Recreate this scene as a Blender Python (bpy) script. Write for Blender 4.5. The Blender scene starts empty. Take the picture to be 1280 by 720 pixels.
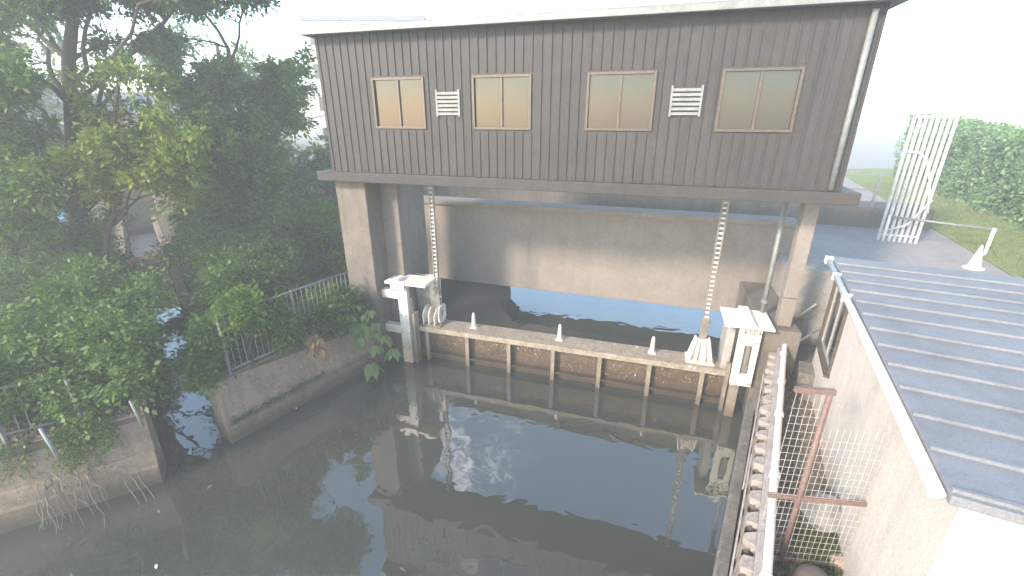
import bpy, bmesh, math, random
import numpy as np
from mathutils import Vector, Matrix
random.seed(7)
rng = np.random.default_rng(11)
S = bpy.context.scene
COL = S.collection
R = math.radians

# ------------------------------------------------------------------ camera
F = 560.0
PITCH = R(21.1)
CH = 7.0
cP, sP = math.cos(PITCH), math.sin(PITCH)
cd = bpy.data.cameras.new('camera')
cd.sensor_width = 36.0
cd.lens = 36.0 * F / 1280.0
cd.clip_start = 0.05
cd.clip_end = 2000
cam = bpy.data.objects.new('camera', cd)
COL.objects.link(cam)
cam.location = (0, 0, CH)
cam.rotation_euler = (R(90) - PITCH, 0, 0)
S.camera = cam


def ray(px, py):
    v = (py - 360) / F
    return Vector(((px - 640) / F, cP - sP * v, -(sP + cP * v)))


def atz(px, py, z):
    d = ray(px, py)
    t = (z - CH) / d.z
    return Vector((d.x * t, d.y * t, z))


def aty(px, py, y):
    d = ray(px, py)
    t = y / d.y
    return Vector((d.x * t, y, CH + d.z * t))


def pix(p):
    dep = p[1] * cP + (CH - p[2]) * sP
    if dep < 0.05:
        return (-9999, -9999)
    return (640 + F * p[0] / dep, 360 + F * ((CH - p[2]) * cP - p[1] * sP) / dep)


# ------------------------------------------------------------------ node helpers
def newmat(name):
    m = bpy.data.materials.new(name)
    m.use_nodes = True
    nt = m.node_tree
    nt.nodes.clear()
    out = nt.nodes.new('ShaderNodeOutputMaterial')
    return m, nt, out


def ramp(nt, fac, stops):
    r = nt.nodes.new('ShaderNodeValToRGB')
    els = r.color_ramp.elements
    while len(els) < len(stops):
        els.new(0.5)
    for e, (p, c) in zip(els, stops):
        e.position = p
        e.color = (*c, 1) if len(c) == 3 else c
    nt.links.new(fac, r.inputs['Fac'])
    return r.outputs['Color']


def noise(nt, vec, scale, detail=5, rough=0.6, dist=0.0):
    n = nt.nodes.new('ShaderNodeTexNoise')
    n.inputs['Scale'].default_value = scale
    n.inputs['Detail'].default_value = detail
    n.inputs['Roughness'].default_value = rough
    n.inputs['Distortion'].default_value = dist
    nt.links.new(vec, n.inputs['Vector'])
    return n.outputs['Fac']


def mapping(nt, vec, sc=(1, 1, 1), loc=(0, 0, 0)):
    m = nt.nodes.new('ShaderNodeMapping')
    m.inputs['Scale'].default_value = sc
    m.inputs['Location'].default_value = loc
    nt.links.new(vec, m.inputs['Vector'])
    return m.outputs['Vector']


def mixc(nt, fac, a, b, mode='MIX'):
    m = nt.nodes.new('ShaderNodeMix')
    m.data_type = 'RGBA'
    m.blend_type = mode
    for s, v in ((0, fac), (6, a), (7, b)):
        if isinstance(v, (int, float)):
            m.inputs[s].default_value = v
        elif isinstance(v, tuple):
            m.inputs[s].default_value = (*v, 1)
        else:
            nt.links.new(v, m.inputs[s])
    return m.outputs[2]


def math_(nt, op, a, b=0.0, clamp=False):
    m = nt.nodes.new('ShaderNodeMath')
    m.operation = op
    m.use_clamp = clamp
    for i, v in enumerate((a, b)):
        if isinstance(v, (int, float)):
            m.inputs[i].default_value = v
        else:
            nt.links.new(v, m.inputs[i])
    return m.outputs[0]


def bump(nt, h, strength, dist=0.02):
    b = nt.nodes.new('ShaderNodeBump')
    b.inputs['Strength'].default_value = strength
    b.inputs['Distance'].default_value = dist
    nt.links.new(h, b.inputs['Height'])
    return b.outputs['Normal']


def weathered(name, base, dark, stain, scale=1.5, rough=0.85, bs=0.5, streak=0.5, wet=None, spots=None, metal=0.0, patch=0.55, blotch=0.35):
    """weathered surface: large patches, vertical streaks, grain; a wet / algae band below height wet (world z)"""
    m, nt, out = newmat(name)
    geo = nt.nodes.new('ShaderNodeNewGeometry')
    pos = geo.outputs['Position']
    a = noise(nt, pos, scale, 6, 0.65, 0.4)
    c = ramp(nt, a, [(0.3, dark), (patch, base), (0.8, tuple(min(1, x * 1.12) for x in base))])
    st = noise(nt, mapping(nt, pos, (5, 5, 0.45)), 1.0, 5, 0.7)
    sf = ramp(nt, st, [(0.48, (0, 0, 0)), (0.72, (1, 1, 1))])
    c = mixc(nt, math_(nt, 'MULTIPLY', sf, streak), c, stain)
    g = noise(nt, pos, 45, 4, 0.7)
    c = mixc(nt, 0.32, c, ramp(nt, g, [(0.32, tuple(x * 0.4 for x in base)), (0.68, tuple(min(1, x * 1.5) for x in base))]))
    g2 = noise(nt, pos, 8.0, 6, 0.75, 0.6)
    c = mixc(nt, blotch, c, ramp(nt, g2, [(0.36, (0.5, 0.48, 0.45)), (0.62, (1.0, 1.0, 1.0))]), 'MULTIPLY')
    if spots:
        sp = noise(nt, pos, 11, 3, 0.6, 1.2)
        c = mixc(nt, ramp(nt, sp, [(0.62, (0, 0, 0)), (0.68, (1, 1, 1))]), c, spots)
    ro = rough
    if wet:
        h0, h1, wc = wet
        sx = nt.nodes.new('ShaderNodeSeparateXYZ')
        nt.links.new(pos, sx.inputs[0])
        n2 = noise(nt, pos, 3.0, 4, 0.7)
        zz = math_(nt, 'ADD', sx.outputs['Z'], math_(nt, 'MULTIPLY', math_(nt, 'SUBTRACT', n2, 0.5), 0.45))
        mr = nt.nodes.new('ShaderNodeMapRange')
        mr.inputs['From Min'].default_value = h0
        mr.inputs['From Max'].default_value = h1
        mr.inputs['To Min'].default_value = 0.85
        mr.inputs['To Max'].default_value = 0.0
        nt.links.new(zz, mr.inputs['Value'])
        c = mixc(nt, mr.outputs[0], c, wc)
    b = nt.nodes.new('ShaderNodeBsdfPrincipled')
    nt.links.new(c, b.inputs['Base Color'])
    b.inputs['Roughness'].default_value = ro
    b.inputs['Metallic'].default_value = metal
    b.inputs['Specular IOR Level'].default_value = 0.3
    hh = math_(nt, 'ADD', math_(nt, 'MULTIPLY', a, 1.0), math_(nt, 'MULTIPLY', g, 0.35))
    nt.links.new(bump(nt, hh, bs, 0.015), b.inputs['Normal'])
    nt.links.new(b.outputs[0], out.inputs['Surface'])
    return m


def leafmat(name, stops, trans=0.35, rough=0.55):
    m, nt, out = newmat(name)
    geo = nt.nodes.new('ShaderNodeNewGeometry')
    n = noise(nt, geo.outputs['Position'], 0.9, 3, 0.6)
    f = math_(nt, 'ADD', math_(nt, 'MULTIPLY', geo.outputs['Random Per Island'], 0.55), math_(nt, 'MULTIPLY', n, 0.5))
    c = ramp(nt, f, stops)
    b = nt.nodes.new('ShaderNodeBsdfPrincipled')
    nt.links.new(c, b.inputs['Base Color'])
    b.inputs['Roughness'].default_value = rough
    b.inputs['Specular IOR Level'].default_value = 0.35
    t = nt.nodes.new('ShaderNodeBsdfTranslucent')
    nt.links.new(mixc(nt, 1.0, c, (0.9, 1.0, 0.35), 'MULTIPLY'), t.inputs['Color'])
    mx = nt.nodes.new('ShaderNodeMixShader')
    mx.inputs[0].default_value = trans
    nt.links.new(b.outputs[0], mx.inputs[1])
    nt.links.new(t.outputs[0], mx.inputs[2])
    nt.links.new(mx.outputs[0], out.inputs['Surface'])
    return m


def plain(name, c, rough=0.5, metal=0.0, var=0.25, scale=6):
    return weathered(name, c, tuple(x * (1 - var) for x in c), tuple(x * (1 - 1.3 * var) for x in c), scale, rough, 0.12, 0.3, metal=metal)


M = {}
M['concrete_quay'] = weathered('stained quay concrete', (0.315, 0.235, 0.168), (0.175, 0.127, 0.090), (0.119, 0.089, 0.058), 1.3, 0.9, 0.9, 0.6, wet=(0.1, 0.6, (0.070, 0.057, 0.040)), spots=(0.378, 0.292, 0.190), blotch=0.55)
M['concrete_beam'] = weathered('weathered beam concrete', (0.259, 0.220, 0.187), (0.199, 0.169, 0.144), (0.163, 0.138, 0.120), 0.9, 0.9, 0.4, 0.5, blotch=0.3)
M['concrete_pier'] = weathered('dark pier concrete', (0.184, 0.155, 0.129), (0.108, 0.092, 0.075), (0.076, 0.065, 0.051), 1.1, 0.9, 0.5, 0.7, wet=(0.1, 0.9, (0.065, 0.055, 0.041)))
M['concrete_pale'] = weathered('pale bank concrete', (0.36, 0.33, 0.29), (0.22, 0.20, 0.175), (0.15, 0.135, 0.12), 1.4, 0.9, 0.6, 0.5, spots=(0.16, 0.145, 0.12))
M['concrete_toe'] = weathered('speckled toe concrete', (0.204, 0.187, 0.162), (0.102, 0.093, 0.081), (0.085, 0.076, 0.066), 2.5, 0.9, 0.9, 0.3, wet=(0.0, 0.3, (0.051, 0.047, 0.038)), spots=(0.289, 0.264, 0.230), blotch=0.6)
M['gate_steel'] = weathered('rust and barnacle gate steel', (0.118, 0.080, 0.049), (0.062, 0.042, 0.027), (0.168, 0.095, 0.043), 2.2, 0.8, 1.3, 0.6, wet=(0.2, 0.65, (0.045, 0.033, 0.023)), spots=(0.302, 0.200, 0.119), blotch=0.75)
M['gate_top'] = weathered('silt covered gate flange', (0.35, 0.29, 0.22), (0.20, 0.16, 0.115), (0.20, 0.15, 0.10), 3.0, 0.85, 0.8, 0.6, spots=(0.52, 0.48, 0.42), blotch=0.6)
M['stiffener'] = weathered('stained stiffener paint', (0.272, 0.220, 0.160), (0.144, 0.112, 0.080), (0.136, 0.092, 0.056), 5.0, 0.8, 0.5, 0.6, wet=(0.1, 0.5, (0.104, 0.080, 0.056)))
M['white_steel'] = weathered('yellowed white steel paint', (0.74, 0.68, 0.60), (0.52, 0.43, 0.33), (0.40, 0.26, 0.14), 2.6, 0.55, 0.3, 0.75, wet=(0.2, 1.2, (0.42, 0.31, 0.19)), patch=0.45, blotch=0.3)
M['white_clean'] = weathered('white steel paint', (0.81, 0.70, 0.60), (0.62, 0.52, 0.43), (0.44, 0.33, 0.23), 2.0, 0.5, 0.2, 0.6, patch=0.42, blotch=0.12)
M['grey_shade_plate'] = weathered('grey steel plate and shaded white side', (0.42, 0.40, 0.37), (0.27, 0.25, 0.23), (0.20, 0.18, 0.155), 1.6, 0.6, 0.25, 0.6, wet=(0.4, 1.6, (0.16, 0.145, 0.12)))
M['dark_slot'] = plain('dark recess', (0.10, 0.09, 0.08), 0.85)
M['rod_steel'] = weathered('greasy rack steel', (0.30, 0.26, 0.225), (0.16, 0.135, 0.115), (0.13, 0.10, 0.08), 6, 0.45, 0.3, 0.5, metal=0.3)
M['fence_grey'] = weathered('galvanised fence', (0.255, 0.264, 0.251), (0.187, 0.187, 0.174), (0.187, 0.162, 0.128), 4, 0.5, 0.2, 0.4, metal=0.2)
M['pipe_white'] = weathered('white pipe paint', (0.722, 0.662, 0.623), (0.570, 0.506, 0.463), (0.456, 0.386, 0.338), 3, 0.4, 0.15, 0.4, patch=0.42, blotch=0.2)
M['cap_conc'] = weathered('pale cap', (0.403, 0.360, 0.331), (0.288, 0.252, 0.230), (0.216, 0.180, 0.158), 4, 0.75, 0.4, 0.4)
M['pile_steel'] = weathered('rusted sheet pile', (0.20, 0.17, 0.15), (0.11, 0.095, 0.08), (0.09, 0.07, 0.055), 4, 0.8, 0.6, 0.6, wet=(0.1, 0.9, (0.08, 0.07, 0.06)))
M['pile_top'] = weathered('pale mortar on pile heads', (0.374, 0.324, 0.288), (0.216, 0.180, 0.158), (0.180, 0.144, 0.122), 7, 0.9, 0.9, 0.3)
M['board'] = weathered('grey board', (0.20, 0.19, 0.18), (0.12, 0.11, 0.10), (0.10, 0.09, 0.08), 3, 0.8, 0.4, 0.4)
M['red_steel'] = weathered('red brown fence paint', (0.203, 0.132, 0.112), (0.156, 0.100, 0.085), (0.133, 0.088, 0.068), 4, 0.5, 0.2, 0.3)
M['wire'] = plain('pale mesh wire', (0.62, 0.58, 0.52), 0.5, 0.2)
M['wall_white'] = weathered('cream render wall', (0.609, 0.547, 0.492), (0.516, 0.453, 0.398), (0.453, 0.390, 0.336), 0.9, 0.85, 0.3, 0.6, patch=0.42, blotch=0.22)
M['wall_pink'] = weathered('pinkish house wall', (0.52, 0.40, 0.34), (0.42, 0.31, 0.26), (0.36, 0.27, 0.22), 0.5, 0.9, 0.2, 0.3, blotch=0.1)
M['wall_pale'] = weathered('pale house wall', (0.62, 0.60, 0.57), (0.52, 0.50, 0.47), (0.44, 0.42, 0.39), 0.4, 0.9, 0.2, 0.3, blotch=0.1)
M['alu'] = plain('bronze window frame', (0.132, 0.105, 0.085), 0.4, 0.4)
M['alu_light'] = plain('aluminium frame', (0.50, 0.48, 0.46), 0.4, 0.4)
M['roof_grey'] = weathered('grey roof sheet', (0.22, 0.22, 0.23), (0.15, 0.15, 0.155), (0.12, 0.12, 0.12), 1, 0.6, 0.3, 0.4, blotch=0.15)
M['gutter'] = plain('white gutter', (0.720, 0.702, 0.684), 0.4)
M['bark'] = weathered('bark', (0.085, 0.072, 0.06), (0.045, 0.038, 0.032), (0.035, 0.03, 0.024), 6, 0.95, 1.0, 0.6)
M['twig'] = weathered('dry grey twig', (0.20, 0.17, 0.14), (0.11, 0.095, 0.08), (0.14, 0.12, 0.1), 9, 0.9, 0.5, 0.3)
M['soil'] = weathered('leaf mould soil', (0.13, 0.095, 0.065), (0.07, 0.055, 0.04), (0.10, 0.07, 0.045), 2.5, 1.0, 1.2, 0.3, spots=(0.10, 0.09, 0.04))
M['gravel'] = weathered('gravel and litter', (0.187, 0.157, 0.128), (0.085, 0.072, 0.060), (0.128, 0.102, 0.076), 9, 1.0, 1.5, 0.2, spots=(0.289, 0.255, 0.212))
M['asphalt'] = weathered('path asphalt', (0.34, 0.30, 0.28), (0.26, 0.235, 0.22), (0.2, 0.18, 0.17), 1, 0.9, 0.5, 0.2)
M['turf'] = weathered('mown grass', (0.203, 0.242, 0.078), (0.149, 0.187, 0.062), (0.234, 0.234, 0.094), 1.2, 1.0, 1.0, 0.3)
M['tarp_blue'] = plain('blue sheet', (0.03, 0.16, 0.42), 0.5)
M['tarp_grey'] = weathered('grey cloth', (0.270, 0.259, 0.247), (0.195, 0.184, 0.176), (0.150, 0.143, 0.135), 3, 0.8, 0.4, 0.3)
M['sack'] = weathered('mauve grey plastic', (0.128, 0.101, 0.101), (0.098, 0.075, 0.075), (0.075, 0.060, 0.060), 3, 0.6, 0.3, 0.3)
M['lid_red'] = plain('red plastic', (0.33, 0.08, 0.07), 0.45)
M['cardboard'] = plain('tan stone', (0.42, 0.32, 0.25), 0.9)
M['wood_brown'] = weathered('weathered timber', (0.22, 0.14, 0.085), (0.13, 0.085, 0.055), (0.1, 0.07, 0.045), 4, 0.85, 0.5, 0.5)
M['leaf_tree'] = leafmat('tree leaf green', [(0.15, (0.049, 0.087, 0.022)), (0.5, (0.097, 0.165, 0.032)), (0.85, (0.185, 0.257, 0.045))], 0.45)
M['leaf_yellow'] = leafmat('young leaf yellow green', [(0.15, (0.089, 0.133, 0.022)), (0.5, (0.168, 0.221, 0.035)), (0.85, (0.265, 0.293, 0.053))], 0.45)
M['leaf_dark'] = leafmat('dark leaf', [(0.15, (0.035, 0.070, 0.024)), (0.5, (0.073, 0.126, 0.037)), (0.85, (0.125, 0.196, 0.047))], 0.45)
M['leaf_shrub'] = leafmat('shrub leaf', [(0.12, (0.048, 0.092, 0.022)), (0.5, (0.095, 0.166, 0.034)), (0.8, (0.164, 0.241, 0.046)), (0.95, (0.276, 0.333, 0.077))], 0.45)
M['leaf_vine'] = leafmat('vine leaf bright', [(0.12, (0.056, 0.098, 0.021)), (0.5, (0.105, 0.175, 0.035)), (0.8, (0.168, 0.252, 0.049)), (0.95, (0.322, 0.378, 0.070))], 0.35)
M['leaf_big'] = leafmat('large pale leaf', [(0.1, (0.10, 0.15, 0.055)), (0.55, (0.15, 0.21, 0.075)), (0.9, (0.21, 0.27, 0.08))], 0.3)
M['leaf_dry'] = leafmat('withered leaf', [(0.15, (0.14, 0.085, 0.04)), (0.5, (0.26, 0.165, 0.08)), (0.9, (0.38, 0.26, 0.14))], 0.25)
M['leaf_hedge'] = leafmat('hedge leaf', [(0.15, (0.103, 0.178, 0.090)), (0.5, (0.178, 0.281, 0.125)), (0.9, (0.267, 0.384, 0.163))], 0.3)
M['grass_pale'] = leafmat('pale lawn blade', [(0.15, (0.14, 0.16, 0.06)), (0.5, (0.20, 0.22, 0.085)), (0.9, (0.27, 0.27, 0.12))], 0.35)
M['grass'] = leafmat('grass blade', [(0.15, (0.05, 0.075, 0.02)), (0.5, (0.09, 0.125, 0.03)), (0.9, (0.17, 0.18, 0.06))], 0.3)
M['litter'] = leafmat('fallen leaf', [(0.1, (0.08, 0.06, 0.04)), (0.5, (0.2, 0.15, 0.10)), (0.9, (0.38, 0.32, 0.24))], 0.1)


def glass_mat():
    m, nt, out = newmat('window glass')
    b = nt.nodes.new('ShaderNodeBsdfPrincipled')
    b.inputs['Base Color'].default_value = (0.025, 0.028, 0.03, 1)
    b.inputs['Roughness'].default_value = 0.05
    b.inputs['Specular IOR Level'].default_value = 0.7
    nt.links.new(b.outputs[0], out.inputs['Surface'])
    return m


M['glass'] = glass_mat()
M['clad'] = weathered('dark bronze cladding', (0.060, 0.054, 0.050), (0.045, 0.040, 0.037), (0.038, 0.034, 0.031), 1.2, 0.6, 0.3, 0.9, blotch=0.45)


def water_mat():
    m, nt, out = newmat('murky canal water')
    geo = nt.nodes.new('ShaderNodeNewGeometry')
    pos = geo.outputs['Position']
    n = noise(nt, pos, 0.35, 4, 0.6, 0.6)
    c = ramp(nt, n, [(0.3, (0.040, 0.043, 0.036)), (0.7, (0.050, 0.053, 0.044))])
    b = nt.nodes.new('ShaderNodeBsdfPrincipled')
    nt.links.new(c, b.inputs['Base Color'])
    b.inputs['IOR'].default_value = 2.2
    b.inputs['Roughness'].default_value = 0.015
    r1 = noise(nt, pos, 1.1, 2, 0.5, 0.8)
    r2 = noise(nt, pos, 5.0, 2, 0.5)
    h = math_(nt, 'ADD', r1, math_(nt, 'MULTIPLY', r2, 0.06))
    nt.links.new(bump(nt, h, 0.10, 0.09), b.inputs['Normal'])
    nt.links.new(b.outputs[0], out.inputs['Surface'])
    return m


M['water'] = water_mat()


# ------------------------------------------------------------------ mesh builder
class MB:
    def __init__(s):
        s.v, s.f = [], []

    def add(s, vs, fs):
        n = len(s.v)
        s.v += [tuple(p) for p in vs]
        s.f += [tuple(i + n for i in q) for q in fs]
        return s

    def box(s, x0, x1, y0, y1, z0, z1, fr=None):
        vs = [(x, y, z) for z in (z0, z1) for x, y in ((x0, y0), (x1, y0), (x1, y1), (x0, y1))]
        if fr:
            vs = [fr(*p) for p in vs]
        return s.add(vs, [(3, 2, 1, 0), (4, 5, 6, 7), (0, 1, 5, 4), (1, 2, 6, 5), (2, 3, 7, 6), (3, 0, 4, 7)])

    def prism(s, poly, z0, z1):
        """poly counter-clockwise in plan; z0/z1 numbers"""
        n = len(poly)
        vs = [(p[0], p[1], z0) for p in poly] + [(p[0], p[1], z1) for p in poly]
        fs = [tuple(range(n - 1, -1, -1)), tuple(range(n, 2 * n))]
        fs += [(i, (i + 1) % n, n + (i + 1) % n, n + i) for i in range(n)]
        return s.add(vs, fs)

    def sweep(s, path, prof):
        """closed profile (offset right, z) along a plan polyline"""
        pts = [Vector((p[0], p[1])) for p in path]
        n, k = len(pts), len(prof)
        vs = []
        for i, p in enumerate(pts):
            a = (pts[i] - pts[i - 1]).normalized() if i else None
            b = (pts[i + 1] - pts[i]).normalized() if i < n - 1 else None
            na = Vector((a.y, -a.x)) if a else None
            nb = Vector((b.y, -b.x)) if b else None
            if na is None:
                m = nb
            elif nb is None:
                m = na
            else:
                m = (na + nb).normalized()
                m = m / max(0.3, m.dot(na))
            vs += [(p.x + m.x * o, p.y + m.y * o, z) for o, z in prof]
        fs = []
        for i in range(n - 1):
            for j in range(k):
                a0, a1 = i * k + j, i * k + (j + 1) % k
                fs.append((a0, a1, a1 + k, a0 + k))
        fs.append(tuple(range(k - 1, -1, -1)))
        fs.append(tuple((n - 1) * k + j for j in range(k)))
        return s.add(vs, fs)

    def tube(s, pts, rad, seg=8):
        pts = [Vector(p) for p in pts]
        if not isinstance(rad, (list, tuple)):
            rad = [rad] * len(pts)
        vs, fs = [], []
        up = Vector((0.13, 0.27, 0.95))
        for i, p in enumerate(pts):
            t = (pts[min(i + 1, len(pts) - 1)] - pts[max(i - 1, 0)]).normalized()
            if abs(t.dot(up)) > 0.98:
                up = Vector((1, 0.1, 0.05))
            x = t.cross(up).normalized()
            y = t.cross(x)
            for k in range(seg):
                a = 2 * math.pi * k / seg
                vs.append(p + (x * math.cos(a) + y * math.sin(a)) * rad[i])
        for i in range(len(pts) - 1):
            for k in range(seg):
                a, b = i * seg + k, i * seg + (k + 1) % seg
                fs.append((a, b, b + seg, a + seg))
        fs.append(tuple(range(seg - 1, -1, -1)))
        fs.append(tuple((len(pts) - 1) * seg + k for k in range(seg)))
        return s.add(vs, fs)

    def build(s, name, mat, parent=None, bevel=0.0, smooth=False, loc=None):
        me = bpy.data.meshes.new(name)
        me.from_pydata(s.v, [], s.f)
        bm = bmesh.new()
        bm.from_mesh(me)
        bmesh.ops.recalc_face_normals(bm, faces=bm.faces)
        bm.to_mesh(me)
        bm.free()
        me.materials.append(mat)
        if smooth:
            for p in me.polygons:
                p.use_smooth = True
        o = bpy.data.objects.new(name, me)
        COL.objects.link(o)
        if parent:
            o.parent = parent
            # child vertices are written in world coordinates
            o.matrix_parent_inverse = parent.matrix_world.inverted()
        if bevel:
            b = o.modifiers.new('bevel', 'BEVEL')
            b.width = bevel
            b.segments = 2
            b.limit_method = 'ANGLE'
        return o


def tag(o, label, cat, group=None):
    o['label'] = label
    o['category'] = cat
    if group:
        o['group'] = group
    return o


def thing(name, loc, label, cat, group=None):
    o = bpy.data.objects.new(name, None)
    COL.objects.link(o)
    o.location = loc
    o.matrix_world = Matrix.Translation(loc)
    return tag(o, label, cat, group)


def struct(o, kind='structure'):
    o['kind'] = kind
    return o


# ------------------------------------------------------------------ foliage helpers
def leaves(name, pts, L, W, mat, parent=None, up=0.5, droop=0.25, spread=0.35, dirs=None):
    """one mesh of many small folded leaves round the points"""
    pts = np.asarray(pts, float)
    n = len(pts)
    d = rng.normal(size=(n, 3))
    if dirs is not None:
        d = dirs * 1.2 + d * 0.6
    d[:, 2] -= droop
    d /= np.linalg.norm(d, axis=1)[:, None]
    nn = rng.normal(size=(n, 3))
    nn[:, 2] = np.abs(nn[:, 2]) + up
    w = np.cross(d, nn)
    w /= np.linalg.norm(w, axis=1)[:, None] + 1e-9
    nn = np.cross(w, d)
    sc = np.clip(rng.normal(1, spread, n), 0.45, 2.0)[:, None]
    l = d * L * sc
    ww = w * W * sc * 0.5
    v = np.empty((n, 4, 3))
    v[:, 0] = pts
    v[:, 1] = pts + l * 0.45 + ww + nn * W * 0.12
    v[:, 2] = pts + l
    v[:, 3] = pts + l * 0.45 - ww + nn * W * 0.12
    me = bpy.data.meshes.new(name)
    me.vertices.add(n * 4)
    me.vertices.foreach_set('co', v.reshape(-1))
    me.loops.add(n * 4)
    me.loops.foreach_set('vertex_index', np.arange(n * 4, dtype=np.int32))
    me.polygons.add(n)
    me.polygons.foreach_set('loop_start', np.arange(0, n * 4, 4, dtype=np.int32))
    me.polygons.foreach_set('loop_total', np.full(n, 4, np.int32))
    me.update()
    me.validate()
    me.materials.append(mat)
    o = bpy.data.objects.new(name, me)
    COL.objects.link(o)
    if parent:
        o.parent = parent
        o.matrix_parent_inverse = parent.matrix_world.inverted()
    return o


def curve_pts(a, b, sag=0.0, wob=0.1, n=6):
    a, b = Vector(a), Vector(b)
    out = []
    for i in range(n + 1):
        t = i / n
        p = a.lerp(b, t)
        p.z += sag * math.sin(math.pi * t)
        if 0 < i < n:
            p += Vector((random.uniform(-wob, wob), random.uniform(-wob, wob), random.uniform(-wob, wob)))
        out.append(p)
    return out


def twig_cloud(center, rad, ntw, per, mb, thick=0.012, flat=0.75):
    """twigs radiating from a limb end; returns the leaf points along them"""
    pts, dirs = [], []
    c = Vector(center)
    for _ in range(ntw):
        d = Vector((random.gauss(0, 1), random.gauss(0, 1), random.gauss(0.15, 0.8) * flat)).normalized()
        ln = rad * random.uniform(0.45, 1.15)
        e = c + d * ln
        e.z -= 0.12 * ln
        path = curve_pts(c, e, 0.08 * ln, 0.05 * ln, 4)
        if mb is not None:
            mb.tube(path, [thick, thick * .8, thick * .65, thick * .5, thick * .3], 4)
        for _k in range(per):
            t = random.random() ** 0.6
            i = min(3, int(t * 4))
            q = path[i].lerp(path[i + 1], t * 4 - i)
            j = 0.10 * rad + 0.04
            pts.append(q + Vector((random.gauss(0, j), random.gauss(0, j), random.gauss(0, j))))
            dirs.append(d)
    return pts, dirs


def make_tree(name, base, top, clusters, label, group, leafm, r0=0.18, L=0.13, W=0.055, ntw=9, per=38, cat='tree', forks=None):
    """trunk base -> top, limbs to every cluster centre (centre, radius)"""
    base, top = Vector(base), Vector(top)
    t = thing(name, base, label, cat, group)
    mb = MB()
    trunk = curve_pts(base, top, 0, 0.12, 8)
    mb.tube(trunk, [r0 * (1 - 0.075 * i) * (1.35 if i == 0 else 1) for i in range(9)], 10)
    P, D = [], []
    cl_ = [(Vector(c), rad) for c, rad in clusters if blob_ok(c, rad)]
    nh = max(3, len(cl_) // 16)
    hubs = []
    cand = [c for c, _ in cl_]
    random.shuffle(cand)
    if cand:
        hubs.append(cand[0])
    while len(hubs) < nh and len(hubs) < len(cand):      # spread the main limbs out
        hubs.append(max(cand, key=lambda c: min((c - h).length for h in hubs)))
    limbs = []
    for h in hubs:
        k = min(range(len(trunk)), key=lambda i: abs(trunk[i].z - (h.z - 0.75 * (h - trunk[i]).to_2d().length)))
        a = trunk[max(2, k)]
        ln = (h - a).length
        mid = a.lerp(h, 0.45) + Vector((random.gauss(0, .07) * ln, random.gauss(0, .07) * ln, 0.10 * ln))
        path = []
        for i in range(9):
            t_ = i / 8
            p = a * (1 - t_) ** 2 + mid * (2 * t_ * (1 - t_)) + h * t_ ** 2
            path.append(p + Vector((random.gauss(0, .012) * ln, random.gauss(0, .012) * ln, random.gauss(0, .012) * ln)) * (0 < i < 8))
        r1 = r0 * random.uniform(0.22, 0.36)
        mb.tube(path, [r1 * (1 - 0.75 * i / 8) + 0.006 for i in range(9)], 7)
        limbs += path[3:]
    limbs += trunk[5:]
    for c, rad in cl_:
        a = min(limbs, key=lambda p: (p - c).length + 0.8 * max(0, p.z - c.z))
        ln = (c - a).length
        path = curve_pts(a, c, 0.10 * ln, 0.06 * ln, 5)
        mb.tube(path, [0.022, 0.019, 0.016, 0.013, 0.010, 0.007], 5)
        p, d = twig_cloud(c, rad, ntw, per, mb, 0.008)
        P += p
        D += d
    mb.build('trunk', M['bark'], t, smooth=True)
    leaves('crown', np.array([tuple(p) for p in P]), L, W, leafm, t, dirs=np.array([tuple(d) for d in D]))
    return t


# ------------------------------------------------------------------ plan
G0 = Vector((-2.56, 12.07))
U = Vector((0.95492, -0.29685))
V = Vector((0.29685, 0.95492))


def g(u, v, z):
    p = G0 + U * u + V * v
    return (p.x, p.y, z)


def gplan(u, v):
    p = G0 + U * u + V * v
    return (p.x, p.y)


Q = Vector((0.517, 0.856))      # along the quays
Rn = Vector((0.856, -0.517))    # to the right of it
A0 = Vector((3.26, 5.12))       # right quay water line


def q(s, o, z):
    p = A0 + Q * s + Rn * o
    return (p.x, p.y, z)


T = Vector((-0.64, 0.768)).normalized()      # along the side ditch

# ------------------------------------------------------------------ setting
w = MB()
w.add([(-120, -40, 0), (120, -40, 0), (120, 150, 0), (-120, 150, 0)], [(0, 1, 2, 3)])
struct(w.build('water', M['water']))

# middle bank (between ditch and canal)
QA = Vector((-6.39, 8.26))
QB = Vector((-3.75, 12.35))
qa_in = Vector((-6.52, 8.52))
far_m = QA + T * 75
mb = MB()
mid_poly = [(-6.50, 8.56), (-3.98, 12.35), (-5.2, 12.6), (-1.2, 25.5), (10, 60), (14, 130), (-100, 130)]
tb = QA + T * 0.35
mid_poly += [((QA + T * 75).x + 0.25, (QA + T * 75).y + 0.2)]
mb.prism(mid_poly, -1.5, 1.5)
struct(mb.build('middle_bank_ground', M['soil']))
# left bank
LC = Vector((-7.12, 7.12))
mb = MB()
left_poly = [((LC + T * 75).x - 0.2, (LC + T * 75).y - 0.2), (-110, 60), (-110, -30), (-20.4, -1.0), (-9.25, 6.12), (-7.26, 7.33)]
mb.prism(left_poly, -1.5, 1.5)
struct(mb.build('left_bank_ground', M['soil']))
# right bank, low walkway
mb = MB()
right_poly = [q(-8, 0.46, 0)[:2], (5, -30), (110, -30), (110, 3.9), (40, 4.2), gplan(18, 1.8), gplan(9.62, 1.8), gplan(9.62, -0.3), q(5.2, 0.46, 0)[:2]]
mb.prism(right_poly, -1.5, 1.3)
struct(mb.build('gravel_path', M['gravel']))
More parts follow.
